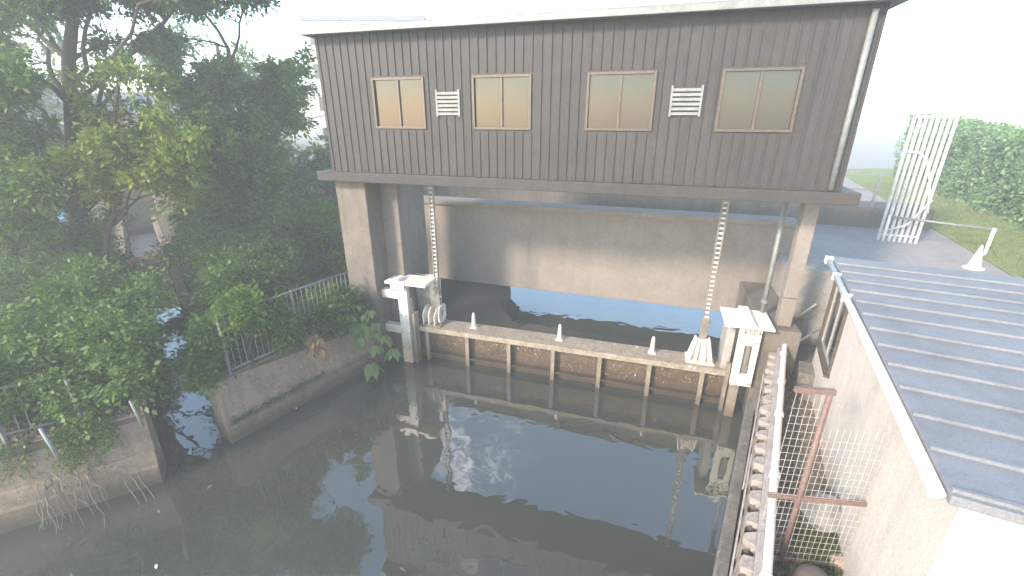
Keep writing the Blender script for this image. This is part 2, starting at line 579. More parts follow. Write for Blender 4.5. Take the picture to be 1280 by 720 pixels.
# right upper terrace
mb = MB()
wl0 = Vector(gplan(9.15, -0.30)) 
up_poly = [gplan(9.61, 1.99), gplan(18, 1.99), (40, 4.2), (110, 0), (110, 130), (36, 130), gplan(12, 12), gplan(9.61, 3.2)]
mb.prism(up_poly, -1.5, 3.3)
struct(mb.build('upper_terrace_ground', M['asphalt']))

# quay wall of the middle bank: ledge + battered face
prof = [(0.0, -1.2), (0.0, 0.38), (-0.07, 0.40), (-0.26, 1.52), (-0.55, 1.52), (-0.55, -1.2)]
mb = MB().sweep([QA, QA.lerp(QB, .33), QA.lerp(QB, .66), QB], prof)
tag(mb.build('quay_wall', M['concrete_quay'], bevel=0.012), 'stained concrete quay wall with a low ledge below the grey railing', 'wall')
prof2 = [(0.0, -1.2), (0.0, 1.515), (0.22, 1.515), (0.22, -1.2)]
mb = MB().sweep([(QA + T * 26), (QA + T * 14), (QA + T * 6), (QA + T * 0.25)], [(-0.0 - o, z) for o, z in prof2][::-1])
tag(mb.build('ditch_wall', M['concrete_quay'], bevel=0.012), 'concrete wall on the right side of the narrow ditch', 'wall')
mb = MB().sweep([(LC + T * 0.3), (LC + T * 6), (LC + T * 14), (LC + T * 26)], [(-0.22, -1.2), (-0.22, 1.51), (0, 1.51), (0, -1.2)])
tag(mb.build('ditch_wall', M['concrete_quay'], bevel=0.012), 'concrete wall on the left side of the narrow ditch under the shrubs', 'wall')
LF = Vector((-9.17, 5.89))
LE = LF + (LF - LC).normalized() * 12
prof3 = [(0.0, -1.2), (0.0, 0.40), (0.07, 0.42), (0.10, 0.72), (0.16, 0.74), (0.27, 1.525), (0.6, 1.525), (0.6, -1.2)]
mb = MB().sweep([LC, LC.lerp(LF, .5), LF, LE], prof3)
tag(mb.build('quay_wall', M['concrete_quay'], bevel=0.012), 'brown stained concrete quay wall of the left bank with dead twigs hanging over it', 'wall')

# soil lip on left wall top (leaf mould that spills over the edge)
# ------------------------------------------------------------------ sluice gate
gate = thing('sluice_gate', g(3.8, 0, 0), 'rusty brown steel sluice gate standing in the canal with a silt covered top flange', 'sluice gate')
MB().box(-0.6, 8.3, 0.16, 0.30, -1.0, 1.04, g).build('skin_plate', M['gate_steel'], gate)
MB().box(-0.6, 8.3, -0.06, 0.62, 1.05, 1.12, g).build('top_flange', M['gate_top'], gate, 0.01)
fl = MB().box(-0.6, 8.3, -0.075, -0.045, 0.97, 1.115, g)
fl.build('flange_lip', M['gate_top'], gate, 0.006)
MB().box(-0.6, 8.3, 0.0, 0.158, 0.20, 0.25, g).build('girder', M['gate_steel'], gate, 0.006)
pts = []
for _ in range(1500):
    uu = random.uniform(-0.5, 8.2)
    zz = 0.82 + 0.10 * math.sin(uu * 1.9) + random.gauss(0, 0.09) if random.random() < 0.7 else random.uniform(0.3, 0.95)
    if zz < 0.96:
        pts.append(g(uu, 0.155 - random.random() * 0.012, zz))
M['barnacle'] = leafmat('barnacle crust', [(0.1, (0.14, 0.10, 0.07)), (0.5, (0.27, 0.21, 0.15)), (0.9, (0.50, 0.43, 0.34))], 0.02, 0.9)
o = leaves('barnacle_crust', pts, 0.035, 0.026, M['barnacle'], gate, up=0.1, droop=0.0)
for i in range(7):
    u = 0.02 + 1.283 * i
    o = MB().box(u - 0.055, u + 0.055, -0.03, 0.0, -0.8, 0.965, g).box(u - 0.012, u + 0.012, 0.001, 0.157, -0.8, 0.96, g)
    o.build('stiffener', M['stiffener'], gate, 0.004)
for u in (1.39, 3.97, 6.46):
    mbp = MB()
    n = 5
    mbp.tube([g(u, 0.34, 1.12), g(u, 0.34, 1.3), g(u, 0.34, 1.50), g(u, 0.34, 1.57), g(u, 0.34, 1.60)], [0.066, 0.06, 0.05, 0.036, 0.012], 8)
    mbp.box(u - 0.10, u + 0.10, 0.24, 0.44, 1.121, 1.14, g)
    mbp.build('stop_post', M['white_steel'], gate)
# left lifting lug: two plates with a round hole
lug = MB()
lug.box(-0.22, 0.46, 0.02, 0.58, 1.122, 1.16, g)
lug.build('lug_base', M['stiffener'], gate, 0.006)
for u in (-0.12, 0.06, 0.24, 0.36):
    bm = MB()
    if u > 0.3:      # ring plate: octagon outer, round hole
        n = 20
        vs = []
        for uu in (u, u + 0.035):
            for rr in (0.24, 0.12):
                for k in range(n):
                    a = 2 * math.pi * k / n
                    cz, cv = math.sin(a), math.cos(a)
                    sq = 1.0 / max(abs(cz), abs(cv)) if rr > 0.2 else 1.0
                    sq = min(sq, 1.18)
                    vs.append(g(uu, 0.34 + cv * rr * sq, 1.45 + cz * rr * sq * 1.15))
        fs = []
        for k in range(n):
            k2 = (k + 1) % n
            fs += [(k, k2, n + k2, n + k), (2 * n + k, 3 * n + k, 3 * n + k2, 2 * n + k2), (k, 2 * n + k, 2 * n + k2, k2), (n + k, n + k2, 3 * n + k2, 3 * n + k)]
        bm.add(vs, fs)
        bm.build('lug_ring', M['white_steel'], gate)
    else:
        z1 = 1.66 if u < 0.1 else 1.60
        bm.add([g(uu, vv, zz) for uu in (u, u + 0.03) for vv, zz in ((0.03, 1.161), (0.57, 1.161), (0.57, z1 - 0.12), (0.46, z1), (0.2, z1), (0.03, z1 - 0.16))],
               [(5, 4, 3, 2, 1, 0), (6, 7, 8, 9, 10, 11)] + [(k, (k + 1) % 6, 6 + (k + 1) % 6, 6 + k) for k in range(6)])
        bm.build('lug_plate', M['white_steel'], gate, 0.004)
# right lifting bracket: tapered shoe with side ribs
br = MB()
u0 = 7.63
br.box(u0 - 0.34, u0 + 0.34, 0.06, 0.58, 1.122, 1.165, g)
br.build('bracket_base', M['white_steel'], gate, 0.006)


def taper(mbx, ua0, ua1, ub0, ub1, va, vb, z0, z1, va2=None, vb2=None):
    va2 = va if va2 is None else va2
    vb2 = vb if vb2 is None else vb2
    vs = [g(ua0, va, z0), g(ua1, va, z0), g(ua1, vb, z0), g(ua0, vb, z0), g(ub0, va2, z1), g(ub1, va2, z1), g(ub1, vb2, z1), g(ub0, vb2, z1)]
    mbx.add(vs, [(3, 2, 1, 0), (4, 5, 6, 7), (0, 1, 5, 4), (1, 2, 6, 5), (2, 3, 7, 6), (3, 0, 4, 7)])


b2 = MB()
taper(b2, u0 - 0.24, u0 + 0.24, u0 - 0.13, u0 + 0.13, 0.26, 0.40, 1.166, 1.72)
b2.build('bracket_body', M['white_steel'], gate, 0.005)
b3 = MB()
for k in (-1, 1):
    taper(b3, u0 + k * 0.27 - 0.02, u0 + k * 0.27 + 0.02, u0 + k * 0.155 - 0.02, u0 + k * 0.155 + 0.02, 0.08, 0.56, 1.166, 1.74, 0.2, 0.46)
taper(b3, u0 - 0.12, u0 - 0.09, u0 - 0.08, u0 - 0.05, 0.10, 0.255, 1.166, 1.66, 0.2)
taper(b3, u0 + 0.09, u0 + 0.12, u0 + 0.05, u0 + 0.08, 0.10, 0.255, 1.166, 1.66, 0.2)
b3.build('bracket_rib', M['white_clean'], gate, 0.004)

# rack rods
for u, z0 in ((0.26, 1.45), (7.63, 1.70)):
    r_ = MB()
    r_.box(u - 0.085, u + 0.085, 0.30, 0.40, z0, 2.30, g)
    r_.build('rod_shoe', M['rod_steel'], gate, 0.006)
    r2 = MB()
    r2.box(u - 0.075, u - 0.045, 0.31, 0.39, 2.2, 6.7, g)
    r2.box(u + 0.045, u + 0.075, 0.31, 0.39, 2.2, 6.7, g)
    rod = r2.build('lifting_rod', M['rod_steel'], gate, 0.004)
    for k in range(27):
        z = 2.32 + k * 0.118
        MB().tube([g(u - 0.045, 0.35, z), g(u + 0.045, 0.35, z)], 0.026, 6).build('rung', M['white_steel'], rod)
    for z in (1.98, 2.2):
        MB().tube([g(u - 0.13, 0.35, z), g(u + 0.13, 0.35, z)], 0.034, 8).build('bolt', M['rod_steel'], gate)

# ------------------------------------------------------------------ gate guides
gl = thing('gate_guide', g(-0.5, -0.2, 0), 'yellowed white steel gate guide with bracket arms at the left end of the gate', 'gate guide')
MB().box(-0.66, -0.36, -0.34, -0.18, -0.6, 2.50, g).build('guide_post', M['white_steel'], gl, 0.01)
MB().box(-0.28, -0.20, -0.30, -0.05, -0.6, 1.62, g).box(-0.355, -0.29, -0.22, -0.10, -0.6, 2.1, g).build('guide_rail', M['stiffener'], gl, 0.006)
MB().box(-1.18, -0.66, -0.34, -0.12, 2.05, 2.30, g).build('bracket_arm', M['white_steel'], gl, 0.01)
MB().box(-1.18, -0.66, -0.34, -0.12, 0.95, 1.20, g).build('bracket_arm', M['white_steel'], gl, 0.01)
MB().box(-1.0, 0.28, -0.42, 0.30, 2.52, 2.60, g).build('cap_plate', M['white_clean'], gl, 0.01)
MB().box(-0.80, -0.36, -0.46, -0.43, 2.40, 2.66, g).box(-0.70, -0.56, -0.40, -0.1, 2.601, 2.70, g).build('cap_bracket', M['white_clean'], gl, 0.006)
MB().box(-0.16, 0.20, 0.64, 0.72, 0.9, 2.51, g).build('side_plate', M['white_clean'], gl, 0.008)
MB().box(-0.62, -0.17, 0.66, 0.74, -0.6, 2.50, g).build('back_plate', M['grey_shade_plate'], gl, 0.008)
pl = thing('concrete_pier', g(-1.5, 0.6, 0), 'dull grey concrete pier at the left end of the sluice gate', 'pier')
MB().box(-2.1, -1.19, -0.55, 1.6, -1.2, 5.41, g).build('pier_shaft', M['concrete_pier'], pl, 0.02)
MB().box(-1.185, -0.64, 0.10, 1.6, -1.2, 5.40, g).build('pier_core', M['concrete_pier'], pl, 0.02)
for uu in (-0.60, -0.42):
    for zz in (0.5, 1.0, 1.55, 2.1):
        MB().tube([g(uu, -0.343, zz), g(uu, -0.37, zz)], 0.02, 6).build('bolt', M['rod_steel'], gl)
gp = thing('water_gauge', g(-1.85, -0.6, 1.4), 'white peeling gauge board fixed to the grey pier', 'gauge board')
MB().box(-1.93, -1.79, -0.600, -0.560, 1.36, 2.12, g).build('board', M['white_steel'], gp, 0.004)
for k in range(9):
    mbm = MB()
    z = 1.42 + 0.075 * k
    mbm.box(-1.92, -1.88 + (0.04 if k % 2 else 0), -0.603, -0.600, z, z + 0.022, g)
    mbm.build('scale_mark', M['dark_slot'], gp)

gr = thing('gate_guide', g(8.45, -0.3, 0), 'white steel gate guide with a slotted front plate at the right end of the gate', 'gate guide')
MB().box(8.30, 8.46, -0.34, -0.22, 0.92, 2.42, g).box(8.64, 8.76, -0.34, -0.22, 0.92, 2.42, g).box(8.461, 8.639, -0.338, -0.222, 0.92, 1.22, g).box(8.461, 8.639, -0.338, -0.222, 2.0, 2.42, g).build('front_plate', M['white_clean'], gr, 0.008)
MB().box(8.47, 8.63, -0.20, -0.17, 1.0, 2.2, g).build('slot_back', M['grey_shade_plate'], gr)
MB().box(8.56, 8.60, -0.27, -0.21, 1.2, 1.95, g).tube([g(8.6, -0.3, 1.32), g(8.6, -0.3, 1.46)], 0.03, 6).build('latch', M['rod_steel'], gr)
for uu in (8.35, 8.42, 8.68, 8.73):
    for zz in (1.0, 2.1, 2.34):
        MB().tube([g(uu, -0.343, zz), g(uu, -0.37, zz)], 0.017, 6).build('bolt', M['rod_steel'], gr)
MB().box(8.32, 8.52, -0.32, -0.20, -0.6, 0.915, g).build('guide_post', M['stiffener'], gr, 0.008)
MB().box(8.22, 8.30, -0.14, 0.02, -0.6, 1.35, g).build('guide_rail', M['stiffener'], gr, 0.006)
MB().box(8.10, 8.29, 0.05, 0.72, 0.9, 2.46, g).build('side_plate', M['grey_shade_plate'], gr, 0.01)  # side of the white guide, its shade put into the grey colour
MB().box(7.95, 8.98, -0.44, 0.62, 2.465, 2.53, g).build('cap_plate', M['white_clean'], gr, 0.01)
MB().box(8.36, 8.58, -0.46, 0.66, 2.531, 2.60, g).build('cap_strap', M['gutter'], gr, 0.006)
mbx = MB()
for k in range(4):
    mbx.box(8.34 + 0.10 * k, 8.39 + 0.10 * k, -0.40, -0.345, 2.30, 2.44, g)
mbx.box(8.36, 8.68, -0.36, -0.342, 2.17, 2.21, g)
mbx.build('cap_bracket', M['grey_shade_plate'], gr, 0.004)
pr = thing('concrete_pier', g(9.2, 0.4, 0), 'dark brown concrete pier right of the slotted gate guide', 'pier')
MB().box(8.80, 9.60, -0.16, 3.2, -1.2, 2.40, g).build('pier_shaft', M['concrete_pier'], pr, 0.02)
MB().box(8.88, 9.30, -1.10, -0.165, -1.2, 0.86, g).build('pier_step', M['concrete_toe'], pr, 0.02)

# ------------------------------------------------------------------ beam behind the gate
bd = Vector((6.58 + 2.38, 12.70 - 15.68)).normalized()
bn = Vector((-bd.y, bd.x))
B0 = Vector((-2.38, 15.68))


def bf(s, v, z):
    p = B0 + bd * s + bn * v
    return (p.x, p.y, z)


beam = thing('concrete_beam', bf(5, 0, 1.3), 'long pinkish concrete curtain beam spanning the canal behind the gate', 'beam')
MB().box(-1.6, 10.9, 0, 0.5, 1.3, 4.1, bf).build('beam_face', M['concrete_beam'], beam, 0.02)
MB().box(-1.6, 10.9, -0.12, 0.62, 4.101, 4.25, bf).build('coping', M['concrete_beam'], beam, 0.015)
# bridge farther back with haunched opening
bri = thing('road_bridge', bf(6, 5.2, 0), 'concrete road bridge behind the beam with chamfered opening', 'bridge')
vs = []
prof_b = [(-5, -1.2), (0.45, -1.2), (0.45, 1.75), (1.05, 2.35), (11.0, 2.35), (11.6, 1.75), (11.6, -1.2), (16, -1.2), (16, 4.0), (-5, 4.0)]
mbx = MB()
for v_ in (4.6, 6.0):
    vs += [bf(s, v_, z) for s, z in prof_b]
n = len(prof_b)
mbx.add(vs, [tuple(range(n - 1, -1, -1)), tuple(range(n, 2 * n))] + [(i, (i + 1) % n, n + (i + 1) % n, n + i) for i in range(n)])
mbx.build('portal', M['concrete_pier'], bri, 0.02)
rl = MB()
for k in range(15):
    s = -4 + 1.3 * k
    MB().box(s, s + 0.07, 4.75, 4.82, 4.0, 5.1, bf).build('railing_post', M['fence_grey'], bri)
MB().box(-4, 14.4, 4.75, 4.82, 5.101, 5.17, bf).build('rail', M['fence_grey'], bri)
MB().box(-4, 14.4, 4.76, 4.80, 4.55, 4.60, bf).build('rail', M['fence_grey'], bri)

# operating deck with hoists above the gate
dk = thing('operating_deck', g(4, 0.3, 4.7), 'grey steel operating deck on columns above the sluice gate', 'deck')
MB().box(-2.3, 9.7, -0.95, 0.55, 5.42, 5.66, g).build('deck_slab', M['clad'], dk, 0.015)
for uu in (9.12, 9.38):
    pass
MB().box(9.13, 9.42, 0.10, 0.38, 2.41, 3.1, g).box(9.13, 9.42, 0.10, 0.38, 3.12, 5.415, g).build('column', M['concrete_beam'], dk, 0.01)

# hoist house standing on the deck
gh = thing('gate_house', g(3.7, -0.2, 5.66), 'long dark clad hoist house on the deck above the sluice gate', 'building')
GT = 8.72
wn_u = [0.2, 2.7, 5.2, 7.7]
wz0, wz1, hw = 6.75, 7.75, 0.62
m_ = MB()
edges = [-1.9] + [x for c in wn_u for x in (c - hw, c + hw)] + [9.4]
for i in range(0, len(edges), 2):
    m_.box(edges[i], edges[i + 1], -0.82, -0.74, 5.661, GT, g)
for c in wn_u:
    m_.box(c - hw, c + hw, -0.819, -0.741, 5.661, wz0, g).box(c - hw, c + hw, -0.819, -0.741, wz1, GT, g)
m_.box(-1.9, 9.4, 0.42, 0.50, 5.661, GT, g)
m_.box(-1.9, -1.82, -0.739, 0.419, 5.661, GT, g).box(9.32, 9.4, -0.739, 0.419, 5.661, GT, g)
u_ = -1.85
while u_ < 9.4:      # cladding ribs
    if not any(c - hw - 0.06 < u_ < c + hw + 0.04 for c in wn_u):
        m_.box(u_, u_ + 0.035, -0.845, -0.8205, 5.67, GT - 0.01, g)
    else:
        m_.box(u_, u_ + 0.035, -0.845, -0.8205, 5.67, wz0 - 0.1, g).box(u_, u_ + 0.035, -0.845, -0.8205, wz1 + 0.1, GT - 0.01, g)
    u_ += 0.2
m_.build('cladding_wall', M['clad'], gh)
MB().box(-2.15, 9.65, -1.05, 0.72, GT + 0.001, GT + 0.14, g).build('roof', M['roof_grey'], gh, 0.01)
MB().tube([g(9.2, -0.90, 5.7), g(9.2, -0.90, GT - 0.1)], 0.05, 10).build('downpipe', M['fence_grey'], gh, smooth=True)
MB().box(-2.1, 9.6, -1.14, -1.055, GT - 0.02, GT + 0.10, g).build('gutter', M['fence_grey'], gh, 0.01)
for u_ in (1.45, 6.45):
    lv = MB()
    for k in range(6):
        lv.box(u_ - 0.25, u_ + 0.25, -0.875, -0.847, 7.0 + 0.085 * k, 7.055 + 0.085 * k, g)
    lv.box(u_ - 0.29, u_ - 0.251, -0.88, -0.846, 6.97, 7.53, g).box(u_ + 0.251, u_ + 0.29, -0.88, -0.846, 6.97, 7.53, g)
    lv.build('louvre', M['fence_grey'], gh)
for c in wn_u:
    f_ = MB().box(c - hw - 0.05, c - hw, -0.86, -0.72, wz0 - 0.05, wz1 + 0.05, g).box(c + hw, c + hw + 0.05, -0.86, -0.72, wz0 - 0.05, wz1 + 0.05, g)
    f_.box(c - hw, c + hw, -0.86, -0.72, wz0 - 0.05, wz0, g).box(c - hw, c + hw, -0.86, -0.72, wz1, wz1 + 0.05, g).box(c - 0.025, c + 0.025, -0.84, -0.76, wz0, wz1, g)
    wi = f_.build('window', M['alu'], gh, 0.004)
    MB().box(c - hw, c + hw, -0.80, -0.79, wz0 + 0.001, wz1 - 0.001, g).build('pane', M['glass'], wi)
# drain pipes by the right columns
for i, (px, lab) in enumerate(((961, 'pale grey riser pipe left of the concrete column'), (987, 'pale grey riser pipe right of the concrete column'))):
    p = atz(px, 404, 2.4)
    p0 = thing('riser_pipe', p, lab, 'pipe', 'riser pipes on the right pier')
    dy = Vector((p.x, p.y + (0.35 if i == 0 else 0.12)))
    MB().tube([(dy.x, dy.y, 2.36), (dy.x, dy.y, 5.41)], 0.055, 10).build('pipe', M['fence_grey'], p0, smooth=True)
    MB().tube([(dy.x, dy.y, 2.78), (dy.x, dy.y, 2.86)], 0.08, 10).build('pipe_collar', M['fence_grey'], p0)

# ------------------------------------------------------------------ right quay
SL = 8.6
path = [q(-7, 0, 0)[:2], q(0, 0, 0)[:2], q(3, 0, 0)[:2], q(5.6, 0, 0)[:2]]
mb = MB().sweep(path, [(0, -1.2), (0, 0.46), (0.03, 0.50), (0.19, 0.50), (0.19, -1.2)])
tag(mb.build('toe_wall', M['concrete_toe'], bevel=0.01), 'speckled concrete toe wall at the water below the sheet piling', 'wall')
# steel boards leaning in the gap
for i, (s0, s1, lab) in enumerate(((-5.6, -1.4, 'nearest grey board in the gap beside the sheet piling'), (-1.3, 1.5, 'middle grey board in the gap beside the sheet piling'), (1.6, 4.6, 'farthest grey board in the gap beside the sheet piling'))):
    mb = MB()
    a = [q(s0, 0.192, 0.52 + 0.02), q(s1, 0.20, 0.72 + 0.55), q(s1, 0.225, 0.72 + 0.55), q(s0, 0.217, 0.54)]
    b = [(p[0], p[1], p[2] + 0.16) for p in a]
    mb.add(a + b, [(3, 2, 1, 0), (4, 5, 6, 7), (0, 1, 5, 4), (1, 2, 6, 5), (2, 3, 7, 6), (3, 0, 4, 7)])
    tag(mb.build('plank', M['cap_conc'], bevel=0.004), lab, 'plank', 'boards beside the sheet piling')
pile = thing('sheet_piling', q(0, 0.3, 0), 'corrugated rusty sheet piling with pale mortar heads along the right quay', 'sheet piling')
per = 0.40


def wave(s):
    t = (s / per) % 1.0
    if t < 0.15:
        x = t / 0.15
    elif t < 0.5:
        x = 1
    elif t < 0.65:
        x = 1 - (t - 0.5) / 0.15
    else:
        x = 0
    return x


n = 260
vs, fs = [], []
for i in range(n):
    s = -7 + 12.6 * i / (n - 1)
    o = 0.37 - 0.14 * wave(s)
    vs += [q(s, o, -1.0), q(s, o, 1.84)]
for i in range(n - 1):
    fs.append((2 * i, 2 * i + 2, 2 * i + 3, 2 * i + 1))
MB().add(vs, fs).build('pile_sheet', M['pile_steel'], pile)
# mortar heads: filled outward flanges
for i in range(31):
    mh = MB()
    s = -7 + per * i + 0.02
    j = [random.uniform(-0.03, 0.03) for _ in range(8)]
    z0, z1 = 1.80, 1.93 + random.uniform(-0.03, 0.02)
    pl_ = [(s + j[0], 0.375), (s + 0.05 + j[1], 0.24 + 0.5 * j[2]), (s + 0.13, 0.205 + 0.5 * j[3]), (s + 0.20 + j[4], 0.235 + 0.5 * j[5]), (s + 0.27 + j[6], 0.375)]
    zz = [z1, z1 - 0.02, z1 - 0.05, z1 - 0.02, z1]
    vs = [q(a, b, z0) for a, b in pl_] + [q(a, b, z) for (a, b), z in zip(pl_, zz)]
    mh.add(vs, [(4, 3, 2, 1, 0), (5, 6, 7, 8, 9)] + [(k, (k + 1) % 5, 5 + (k + 1) % 5, 5 + k) for k in range(5)])
    mh.build('mortar_head', M['pile_top'], pile, 0.015)
mb = MB().sweep(path, [(0.372, 1.2), (0.372, 1.945), (0.385, 1.96), (0.455, 1.96), (0.465, 1.945), (0.465, 1.2)])
mb.build('capping', M['cap_conc'], pile, 0.006)
gpipe = thing('guard_pipe', q(0, 0.5, 1.9), 'white painted guard pipe with couplings running along the sheet piling', 'pipe')
mb = MB().tube([q(-7, 0.505, 1.98), q(-2, 0.505, 1.985), q(2, 0.505, 1.99), q(4.9, 0.505, 2.02), q(5.25, 0.51, 2.08), (6.85, 10.1, 2.85)], 0.055, 12)
mb.build('pipe', M['pipe_white'], gpipe, smooth=True)
for s in (-5.4, -3.1, -1.45, 0.45, 2.15, 3.4, 4.7):
    MB().tube([q(s - 0.06, 0.505, 1.985), q(s + 0.06, 0.505, 1.985)], 0.073, 12).build('coupling', M['gutter'], gpipe, 0.006)
for s in (-6, -4, -2, 0, 2, 4):
    MB().box(s - 0.02, s + 0.02, 0.48, 0.53, 1.3, 1.93, q).build('post', M['pipe_white'], gpipe)
# brace pipes behind
for (a, b, lab) in (((992, 400), (1020, 380), 'thin pale brace pipe, upper of the two behind the white pipe end'), ((994, 429), (1024, 412), 'thin pale brace pipe, lower of the two behind the white pipe end')):
    pa = atz(a[0], a[1], 2.0)
    pb = aty(b[0], b[1], 10.4)
    mb = MB().tube([tuple(pa), tuple(pb)], 0.022, 8)
    tag(mb.build('brace_pipe', M['white_steel'], smooth=True), lab, 'pipe', 'brace pipes by the right quay')

# retaining wall across the walkway
mb = MB().box(9.63, 18, 1.7, 2.0, -1.0, 3.36, g)
tag(mb.build('retaining_wall', M['concrete_pale'], bevel=0.02), 'blotchy pale concrete retaining wall across the end of the walkway', 'wall')
mb = MB().box(4.5, 5.1, 0.85, 1.55, 1.28, 1.72, q).box(4.1, 4.495, 0.95, 1.5, 1.28, 1.5, q)
tag(mb.build('step_block', M['concrete_toe'], bevel=0.015), 'grey concrete steps beside the white building', 'steps')

# ------------------------------------------------------------------ white building on the right
W0 = Vector((6.89, 8.98))
W1 = Vector((5.33, 5.98))
wq = (W0 - W1).normalized()
wr = Vector((wq.y, -wq.x))


def bw(s, o, z):
    p = W0 + wq * s + wr * o
    return (p.x, p.y, z)


hut = thing('pump_house', bw(-3, 2, 1.3), 'low cream building with bronze framed window beside the walkway', 'building')


def hitwall(px, py):
    d = ray(px, py)
    t = (W0.x * wr.x + W0.y * wr.y) / (d.x * wr.x + d.y * wr.y)
    p = Vector((d.x * t, d.y * t, CH + d.z * t))
    return ((p.xy - W0).dot(wq), p.z)


s_far, z_b = hitwall(1026, 424)
s_near, z_b2 = hitwall(1037, 470)
zb = 0.5 * (z_b + z_b2)
zt = 3.85
print('window', s_far, z_b, s_near, z_b2)
SN = -7.0
# walls with a real opening
wm = MB()
wm.box(s_far, 0, 0, 0.16, 1.2, 4.1, bw)
wm.box(SN, s_near, 0, 0.16, 1.2, 4.1, bw)
wm.box(s_near, s_far, 0.001, 0.159, 1.2, zb, bw)
wm.box(s_near, s_far, 0.001, 0.159, zt, 4.1, bw)
wm.box(-0.159, -0.001, 0.161, 3.0, 1.2, 4.1, bw)
wm.box(SN + 0.001, SN + 0.16, 0.161, 3.0, 1.2, 4.1, bw)
wm.box(SN, 0, 3.001, 3.16, 1.2, 4.1, bw)
wm.build('wall', M['wall_white'], hut)
MB().box(SN - 0.15, 0.12, -0.14, 3.4, 4.11, 4.2, bw).build('roof', M['roof_grey'], hut, 0.01)
for k in range(13):
    MB().box(SN - 0.1 + 0.55 * k, SN - 0.06 + 0.55 * k, -0.13, 3.39, 4.2005, 4.235, bw).build('roof_seam', M['roof_grey'], hut)
gt = MB().tube([bw(SN - 0.1, -0.20, 4.14), bw(0.10, -0.20, 4.14)], 0.055, 10)
gt.build('gutter', M['gutter'], hut, smooth=True)
gb = MB()
for s in (0.02, -0.10, -1.2, -2.4):
    gb.box(s, s + 0.04, -0.27, -0.13, 4.07, 4.21, bw)
gb.build('gutter_bracket', M['gutter'], hut)
wf = MB()
wf.box(s_far - 0.07, s_far + 0.0, -0.05, 0.10, zb, zt, bw).box(s_near, s_near + 0.07, -0.05, 0.10, zb, zt, bw)
wf.box(s_near - 0.03, s_far + 0.03, -0.09, 0.09, zb - 0.06, zb - 0.001, bw).box(s_near, s_far, -0.05, 0.10, zt, zt + 0.06, bw)
win = wf.build('window', M['alu'], hut, 0.004)
mid = 0.5 * (s_far + s_near)
MB().box(mid - 0.03, mid + 0.03, 0.0, 0.06, zb + 0.05, zt - 0.05, bw).box(s_near + 0.07, s_far - 0.07, 0.0, 0.06, zb + 0.001, zb + 0.05, bw).box(s_near + 0.07, s_near + 0.12, 0.001, 0.059, zb + 0.05, zt, bw).box(s_far - 0.12, s_far - 0.07, 0.001, 0.059, zb + 0.05, zt, bw).build('frame', M['alu_light'], win)
MB().box(s_near + 0.1, s_far - 0.1, 0.025, 0.035, zb + 0.04, zt, bw).build('pane', M['glass'], win)

# ------------------------------------------------------------------ mesh fence
FP = atz(974, 704, 1.3)
FP = Vector((FP.x, FP.y))
fd = Vector((0.93, -0.12)).normalized()


def ff(s, o, z):
    p = FP + fd * s + Vector((-fd.y, fd.x)) * o
    return (p.x, p.y, z)


ZT = aty(1045, 490, FP.y).z
fen = thing('mesh_fence', ff(0, 0, 1.3), 'red brown framed wire mesh fence across the walkway by the cream building', 'fence')
MB().tube([ff(0, 0, 1.28), ff(0, 0, ZT)], 0.034, 10).build('post', M['red_steel'], fen, smooth=True)
WL = -0.37
MB().box(WL - 0.02, 0.05, -0.03, 0.03, ZT - 0.03, ZT + 0.035, ff).build('top_rail', M['red_steel'], fen, 0.008)
MB().box(WL, 1.6, -0.025, 0.025, 2.44, 2.50, ff).build('rail', M['red_steel'], fen, 0.006)
MB().box(WL, 1.6, -0.02, 0.02, 1.36, 1.40, ff).build('rail', M['red_steel'], fen, 0.006)
wm = MB()
for k in range(6):
    s = WL + 0.015 + k * 0.072
    wm.tube([ff(s, 0.005, 1.36), ff(s, 0.005, ZT - 0.03)], 0.0026, 4)
for k in range(23):
    z = 1.42 + k * 0.108
    wm.tube([ff(WL, 0.0, z), ff(0, 0.0, z)], 0.0026, 4)
wm.build('mesh_panel', M['wire'], fen)
wm = MB()
for k in range(20):
    s = 0.06 + k * 0.072
    wm.tube([ff(s, 0.005, 1.36), ff(s, 0.005, ZT - 0.5)], 0.0026, 4)
for k in range(19):
    z = 1.42 + k * 0.108
    wm.tube([ff(0, 0.0, z), ff(1.5, 0.0, z)], 0.0026, 4)
wm.build('mesh_panel', M['wire'], fen)

# blocks and cloth behind the fence
def P13(px, py, z=1.3):
    return atz(px, py, z)


slab = thing('concrete_slab', P13(1020, 655), 'low grey concrete block under the crumpled grey cloth', 'block')
a = P13(998, 664); b = P13(1058, 664); c_ = P13(1056, 628); d_ = P13(1006, 628)
MB().prism([a[:2], b[:2], c_[:2], d_[:2]], 1.25, 1.46).build('block', M['concrete_toe'], slab, 0.02)
# cloth heap
cl = MB()
nx, ny = 26, 22
vs, fs = [], []
cc = P13(1030, 640, 1.5)
for i in range(nx):
    for j in range(ny):
        x = (i / (nx - 1) - 0.5) * 0.62
        y = (j / (ny - 1) - 0.5) * 0.66
        r = math.hypot(x / 0.31, y / 0.33)
        h = max(0.0, 1 - r ** 1.6) * 0.34 + 0.018 * math.sin(28 * x + 9 * y) + 0.02 * math.sin(17 * x - 22 * y)
        vs.append((cc.x + x, cc.y + y, 1.475 + max(h, 0.004)))
for i in range(nx - 1):
    for j in range(ny - 1):
        k = i * ny + j
        fs.append((k, k + ny, k + ny + 1, k + 1))
cl.add(vs, fs)
o = cl.build('cloth_cover', M['tarp_grey'], smooth=True)
sm = o.modifiers.new('thick', 'SOLIDIFY')
sm.thickness = 0.006
tag(o, 'crumpled grey cloth lying over a concrete block behind the mesh fence', 'cloth')
